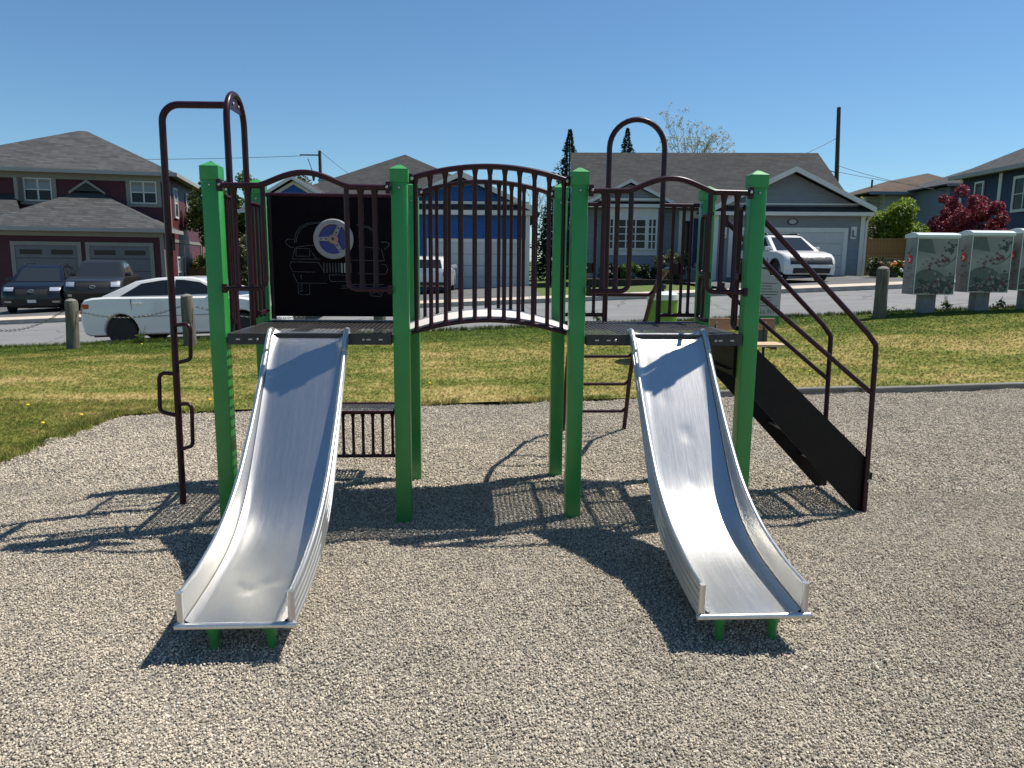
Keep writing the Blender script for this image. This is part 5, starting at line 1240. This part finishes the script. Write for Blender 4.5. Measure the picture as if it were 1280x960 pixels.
for xx in (-.36, .36):
    l_ = obj('leg', tb([(xx, .13, .62), (xx, .08, .26), (xx, .08, -.2)], .022, 8), MAT['black_plastic'], be)
    obj('seat_bracket', bx(xx - .03, xx + .03, -.33, .1, .235, .268), MAT['black_plastic'], l_)
    for zz in (.52, .58): obj('bolt', lathe(NB(), [(.012, 0), (.012, -.006)], (xx + .02, .0995, zz), 8, 'y'), MAT['bolt'], be)
zx = H(2.2, 11); bi = root('litter_bin', 'lime green plastic bin with pale rim on the lawn behind the right deck', 'bin', (2.2, 11, zx))
obj('drum', lathe(NB(), [(.17, 0), (.19, .03), (.215, .45), (.22, .88), (.205, .885), (.20, .5)], (0, 0, 0), 24), MAT['lime'], bi, True, 40)
obj('rim', lathe(NB(), [(.222, .88), (.232, .885), (.232, .96), (.15, 1.0), (.05, 1.005)], (0, 0, 0), 24), MAT['mail_top'], bi, True, 40)
obj('knob', lathe(NB(), [(.02, 1.0), (.02, 1.03), (.045, 1.04), (.05, 1.08), (.03, 1.11)], (0, 0, 0), 12), MAT['black_plastic'], bi, True)
zx = H(14.4, 29.8); bb = root('planter', 'black slatted planter box beside the garage of the grey bungalow', 'planter', (14.55, 29.6, zx))
obj('box', bx(-.4, .4, -.35, .35, -.1, .66, bev=.01), MAT['black_plastic'], bb)
for k_ in range(5): obj('slat', bx(-.42, .42, -.37, -.351, .02 + .13 * k_, .12 + .13 * k_), MAT['black_plastic'] if k_ != 3 else MAT['galv'], bb)

# ------------------------------------------------------------------ vegetation
def leaves(name, mname, clumps, n, size, seed, parent, squash=1.0, hollow=.35):
    g_ = np.random.default_rng(seed); C = np.array([c[:3] for c in clumps]); Rr = np.array([c[3] for c in clumps])
    idx = g_.choice(len(clumps), n, p=(Rr ** 2) / (Rr ** 2).sum())
    d = g_.normal(size=(n, 3)); d /= np.linalg.norm(d, axis=1)[:, None]
    rad = (hollow + (1 - hollow) * g_.random(n) ** .6)[:, None]
    p = C[idx] + d * rad * Rr[idx][:, None] * np.array([1, 1, squash])
    nn = d * .8 + g_.normal(size=(n, 3)) * .8 + np.array([0, 0, .35]); nn /= np.linalg.norm(nn, axis=1)[:, None]
    a = np.cross(nn, g_.normal(size=(n, 3))); a /= np.linalg.norm(a, axis=1)[:, None]; b2 = np.cross(nn, a)
    s = size * (.6 + .8 * g_.random(n))[:, None]
    V = np.stack([p - a * s, p + b2 * s * .55 + nn * s * .15, p + a * s, p - b2 * s * .55 + nn * s * .15], 1).reshape(-1, 3)
    F = np.arange(4 * n).reshape(-1, 4)
    return obj(name, npmesh(name, V, F, MAT[mname]), None, parent)
def limbs(bm, p, d, Ln, r_, lv, g_, tips, spread=.55, nb=3):
    q = p + d * Ln
    mid = p + d * Ln * .5 + Vector((g_.gauss(0, .04), g_.gauss(0, .04), 0)) * Ln
    tube(bm, [p, mid, q], [r_, r_ * .82, r_ * .62], 6 if lv > 1 else 4, cap=False)
    if lv == 0: tips.append(q); return
    tips.append(q)
    for k_ in range(nb):
        nd = (d + Vector((g_.gauss(0, spread), g_.gauss(0, spread), g_.gauss(.12, spread * .5)))).normalized()
        limbs(bm, p + d * Ln * g_.uniform(.55, 1.0), nd, Ln * g_.uniform(.6, .82), r_ * .58, lv - 1, g_, tips, spread, nb)
def tree(name, label, cat, loc, h_, mname, crown, n, size, seed, trunk_h=.35, r_=.12, squash=1.0, group=None, lv=2):
    o = root(name, label, cat, loc, 0, group); g_ = random.Random(seed)
    bm = NB(); tips = []
    limbs(bm, Vector((0, 0, -.2)), Vector((0, 0, 1)), h_ * trunk_h + .2, r_, lv, g_, tips, .5, 3); obj('trunk', bm, MAT['bark'], o, True)
    leaves('crown', mname, crown, n, size, seed, o, squash)
    return o
def blob(cx, cy, cz, rx, ry, rz, n, seed, rmin=.28, rmax=.5):
    g_ = random.Random(seed); out = []
    while len(out) < n:
        v = Vector((g_.uniform(-1, 1), g_.uniform(-1, 1), g_.uniform(-1, 1)))
        if v.length < 1: out.append((cx + v.x * rx, cy + v.y * ry, cz + v.z * rz, g_.uniform(rmin, rmax) * min(rx, rz)))
    return out
tree('broadleaf_tree', 'leafy green tree between the red house and the front post', 'tree', (-15.9, 43, -.3), 6.5, 'leaf_green', blob(0, 0, 4.0, 2.1, 2, 2.5, 60, 1, .18, .42), 17000, .105, 1)
tree('broadleaf_tree', 'small green tree top showing between the red house tree and blue porch', 'tree', (-13.0, 47, -.2), 7, 'leaf_olive', blob(0, 0, 4.6, 1.6, 1.5, 2.0, 26, 2), 3200, .15, 2)
def shrub(name, label, loc, rx, rz, mname, n, size, seed, cat='shrub', group=None):
    o = root(name, label, cat, loc, 0, group); bm = NB(); g_ = random.Random(seed); tips = []
    for k_ in range(5): limbs(bm, Vector((g_.uniform(-.15, .15), g_.uniform(-.15, .15), -.1)), Vector((g_.gauss(0, .4), g_.gauss(0, .4), 1)).normalized(), rz * .8, .025, 1, g_, tips)
    obj('stem', bm, MAT['bark'], o); leaves('foliage', mname, blob(0, 0, rz * .95, rx, rx * .8, rz, 22, seed), n, size, seed, o, hollow=.2); return o
shrub('hedge_shrub', 'lime green clipped hedge over the brown fence by the red house', (-17.4, 44.5, 0.0), 1.5, .85, 'leaf_lime', 2200, .10, 11)
shrub('tall_shrub', 'tall olive shrub seen between the bars of the left deck', (-11.0, 31.5, -.1), .95, 1.35, 'leaf_olive', 5200, .075, 12)
shrub('tall_shrub', 'olive bush between the left rear post and the car panel', (-10.2, 33.0, -.1), .75, .95, 'leaf_olive', 1800, .09, 13)
shrub('round_shrub', 'bright green rounded shrub behind the tan fence', (17.8, 34.6, 1.2), 1.45, 1.75, 'leaf_lime', 15000, .08, 14)
shrub('loose_shrub', 'pale olive shrub growing beside the corner of the grey bungalow', (15.6, 34.3, 1.1), .95, 1.15, 'leaf_olive', 4200, .07, 15)
tree('red_maple', 'dark red leafed tree rising behind the mail boxes', 'tree', (18.8, 31.4, 1.25), 3.6, 'leaf_red', blob(-.45, 0, 2.15, 1.15, 1.0, 1.35, 46, 3, .14, .34) + blob(1.0, .2, 1.85, .85, .8, 1.05, 34, 4, .14, .34), 22000, .052, 3, .3, .08)
for i, (x, y, rx, rz, mm, lb) in enumerate([(4.1, 32.6, .55, .42, 'leaf_dark', 'dark shrub under the left side of the bay window'), (4.95, 32.3, .5, .40, 'leaf_green', 'green shrub under the middle of the bay window'), (5.75, 32.4, .48, .38, 'leaf_dark', 'low dark shrub at the right end of the bay window'), (6.75, 32.3, .68, .62, 'leaf_olive', 'taller flowering shrub left of the navy front door')]):
    shrub('foundation_shrub', lb, (x, y, H(x, y) + .05), rx, rz, mm, 1300, .07, 30 + i, group='shrubs along the bungalow front')
bd_ = obj('flower_bed', bx(3.0, 7.4, 31.3, 33.5, .3, .86), MAT['bed_soil']); tag(bd_, 'dark edged planting bed along the front of the grey bungalow', 'flower bed')
def flowers(label, loc, mname, n, spread, hgt, seed):
    g_ = random.Random(seed); o = root('flower_clump', label, 'flowers', loc)
    bm = NB()
    for k_ in range(n):
        x, y, z = g_.gauss(0, spread), g_.gauss(0, spread * .7), hgt * g_.uniform(.6, 1.1)
        bmesh.ops.create_icosphere(bm, subdivisions=1, radius=g_.uniform(.04, .08), matrix=Matrix.Translation((x, y, z)))
    b2 = obj('blooms', bm, MAT[mname], o); b2['kind'] = 'stuff'
    leaves('foliage', 'leaf_green', blob(0, 0, hgt * .5, spread * 1.5, spread, hgt * .5, 10, seed), 500, .06, seed, o)
zf = H(14, 27)
flowers('clump of red tulips beside the left mail box', (14.45, 27.2, zf), 'flower_red', 16, .16, .62, 1)
flowers('clump of orange flowers next to the red tulips', (14.0, 27.3, zf), 'flower_orange', 14, .2, .55, 2)
flowers('mound of small white flowers below the red tulips', (14.25, 26.6, zf - .05), 'flower_white', 60, .22, .32, 3)
shrub('bed_shrub', 'low brownish green shrub left of the tulips', (13.55, 27.6, zf), .55, .38, 'leaf_olive', 900, .07, 44)
def spruce(label, loc, h_, rb, seed, n=2600, z_start=.05):
    o = root('spruce_tree', label, 'tree', loc); g_ = np.random.default_rng(seed)
    obj('trunk', tb([(0, 0, -.2), (0, 0, h_)], [.14, .015], 7), MAT['bark'], o)
    t = g_.random(n) ** .75 * (1 - z_start) + z_start; ph = g_.random(n) * 2 * np.pi
    wob = 1 + .5 * np.sin(ph * 3 + t * 40) + .3 * np.sin(ph * 5 + t * 23)
    rad = rb * (1 - t) * (.25 + .75 * g_.random(n)) * wob + .05
    p = np.stack([rad * np.cos(ph), rad * np.sin(ph), t * h_ - rad * .12], 1)
    out = np.stack([np.cos(ph), np.sin(ph), -.15 + .35 * t], 1) + g_.normal(0, .25, (n, 3)); out /= np.linalg.norm(out, axis=1)[:, None]
    sd = np.cross(out, g_.normal(size=(n, 3))); sd /= np.linalg.norm(sd, axis=1)[:, None]
    s = ((.14 + .16 * g_.random(n)) * (h_ / 8) * (1.1 - .8 * t))[:, None]
    V = np.stack([p - out * s * .3, p + sd * s * .35, p + out * s, p - sd * s * .35], 1).reshape(-1, 3)
    obj('crown', npmesh('crown', V, np.arange(4 * n).reshape(-1, 4), MAT['leaf_dark']), None, o)
spruce('dark spruce standing at the left end of the grey bungalow roof', (3.3, 46, .4), 8.9, 2.1, 1, 7000)
spruce('small pointed spruce top seen inside the rear hoop above the roof', (8.75, 60, .6), 11.2, 2.6, 2, 3000, .55)
spruce('dark evergreen between the blue house and the grey bungalow', (1.85, 38.5, .4), 4.9, 1.0, 3, 5200)
def bare(label, loc, h_, seed, mname, n, lv=5, spread=.42, r_=.13, th=.30):
    o = root('sparse_tree', label, 'tree', loc); g_ = random.Random(seed); bm = NB(); tips = []
    limbs(bm, Vector((0, 0, -.2)), Vector((0, 0, 1)), h_ * th, r_, lv, g_, tips, spread, 3 if lv < 5 else 3)
    obj('trunk', bm, MAT['twig'], o, True)
    zs_ = [t for t in tips if t.z > h_ * .3]
    if n: leaves('crown', mname, [(t.x, t.y, t.z, .16) for t in g_.sample(zs_, min(len(zs_), 320))], n, .055, seed, o)
bare('tall sparse budding tree above the grey bungalow roof right of the hoop', (11.5, 50, .9), 11.6, 27, 'leaf_pale', 3000, 5, .33, .10, .36)
bare('thin budding tree just showing above the bungalow ridge', (15.8, 48, 1), 8.6, 22, 'leaf_pale', 700, 4, .38, .09)
bare('pale yellow-green birch between the bungalow and the cream house', (18.7, 44, 1.2), 6.4, 23, 'leaf_yellow', 1500, 4, .36, .07)
bare('twiggy bare tree behind the dark spruce beside the bungalow', (2.0, 50, .5), 8.4, 24, 'leaf_pale', 200, 4, .40, .08)
bare('bare twig tips over the gable of the blue house', (-13.8, 52, 0), 8.6, 26, 'leaf_olive', 260, 4, .40, .08)

# weeds and dandelions
def dandelion(x, y):
    z = zl(x, y); o = root('dandelion', 'yellow dandelion flower in the lawn', 'flower', (x, y, z), 0, 'dandelions in the lawn')
    obj('stalk', tb([(0, 0, 0), (.004, 0, .06)], .003, 4), MAT['leaf_green'], o)
    obj('flower_head', lathe(NB(), [(.004, .058), (.019, .066), (.015, .074), (.003, .077)], (0, 0, 0), 8), MAT['flower_yellow'], o)
for x, y in ((-4.25, 6.6), (-4.1, 6.95), (-4.55, 6.2), (-4.9, 7.4), (-5.6, 7.9), (-5.2, 6.9), (-3.2, 7.75), (-1.0, 8.9), (3.65, 10.1), (3.95, 9.8), (4.05, 13.4), (5.3, 13.6), (-6.9, 13.8), (-2.8, 11.7), (.6, 12.1), (1.4, 13.2), (7.6, 12.9)): dandelion(x, y)
def weed(x, y, h_, label, seed):
    o = root('weed', label, 'weed', (x, y, H(x, y)), 0, 'weeds at the kerb'); g_ = random.Random(seed); bm = NB()
    tips_ = []
    for k_ in range(6):
        t = Vector((g_.gauss(0, .09), g_.gauss(0, .05), h_ * g_.uniform(.6, 1.1))); tube(bm, [(t.x * .2, t.y * .2, 0), (t.x * .5, t.y * .5, t.z * .6), t], .003, 4); tips_.append(t)
    obj('stalk', bm, MAT['leaf_olive'], o); leaves('foliage', 'leaf_green', [(t.x * .7, t.y * .7, t.z * .5, .07) for t in tips_], 60, .03, seed, o)
for i, (x, y, h_, lb) in enumerate([(-7.35, 14.7, .34, 'weed tuft at the kerb under the sedan rear wheel'), (1.7, 14.7, .30, 'weed tuft at the kerb seen above the right deck'), (7.2, 14.55, .28, 'tall weed at the foot of the left mail box'), (8.42, 14.5, .33, 'tall weed between the left and middle mail boxes'), (9.45, 14.5, .26, 'tall weed between the middle and right mail boxes')]): weed(x, y, h_, lb, 60 + i)

# ------------------------------------------------------------------ utility poles and cables
up = root('utility_pole', 'tall wooden utility pole behind the right end of the grey bungalow', 'pole', (20.8, 50, 1))
up.rotation_euler = (0, R(-2.6), 0); up.location.x = 21.25
obj('shaft', tb([(0, 0, -1), (0, 0, 10.5)], [.17, .12], 10), MAT['pole_wood'], up, True)
for z in (5.6, 6.4): obj('bracket', tb([(0, -.1, z), (-.7, -.1, z + .25)], .03, 5), MAT['wire'], up)
obj('insulator', lathe(NB(), [(.05, 5.9), (.09, 6.1), (.05, 6.3)], (-.6, -.1, 0), 8), MAT['galv'], up)
ul = root('utility_pole', 'distant wooden utility pole above the small blue porch gable', 'pole', (-15.1, 60, -.4))
obj('shaft', tb([(0, 0, -1), (0, 0, 10.3)], [.16, .12], 10), MAT['pole_wood'], ul, True)
obj('cross_arm', bx(-1.5, .1, -.17, -.13, 9.9, 10.0), MAT['pole_wood'], ul)
obj('insulator', lathe(NB(), [(.06, 8.0), (.12, 8.3), (.06, 8.6)], (-.5, -.15, 0), 8), MAT['wire'], ul)
obj('transformer_arm', tb([(0, -.1, 8.2), (-.5, -.15, 8.5), (-.9, -.15, 9.7)], .03, 5), MAT['wire'], ul)
def cable(a, b_, sag, label, r_=.016):
    a, b_ = Vector(a), Vector(b_); pts_ = []
    for k_ in range(17):
        t = k_ / 16; p = a.lerp(b_, t); p.z -= sag * 4 * t * (1 - t); pts_.append(p)
    tag(obj('cable', tb(pts_, r_, 5), MAT['wire']), label, 'cable')
cable((-16.6, 60, 9.5), (-58, 62, 10.2), .6, 'thin overhead cable running left from the distant pole above the red house', .018)
cable((-15.0, 60, 9.8), (-10, 75, 6), .3, 'thin cable slanting down to the right from the distant pole')
cable((20.8, 50, 9.6), (12, 42, 6.2), .25, 'service cable rising from the bungalow roof to the tall pole')
cable((20.9, 50, 7.9), (33, 46, 5.6), .6, 'upper service cable from the tall pole to the cream house')
cable((20.9, 50, 7.5), (50, 60, 8.0), 1.0, 'long overhead cable running right from the tall pole')
cable((20.9, 50, 6.0), (46, 62, 6.4), .8, 'lower overhead cable running right from the tall pole')
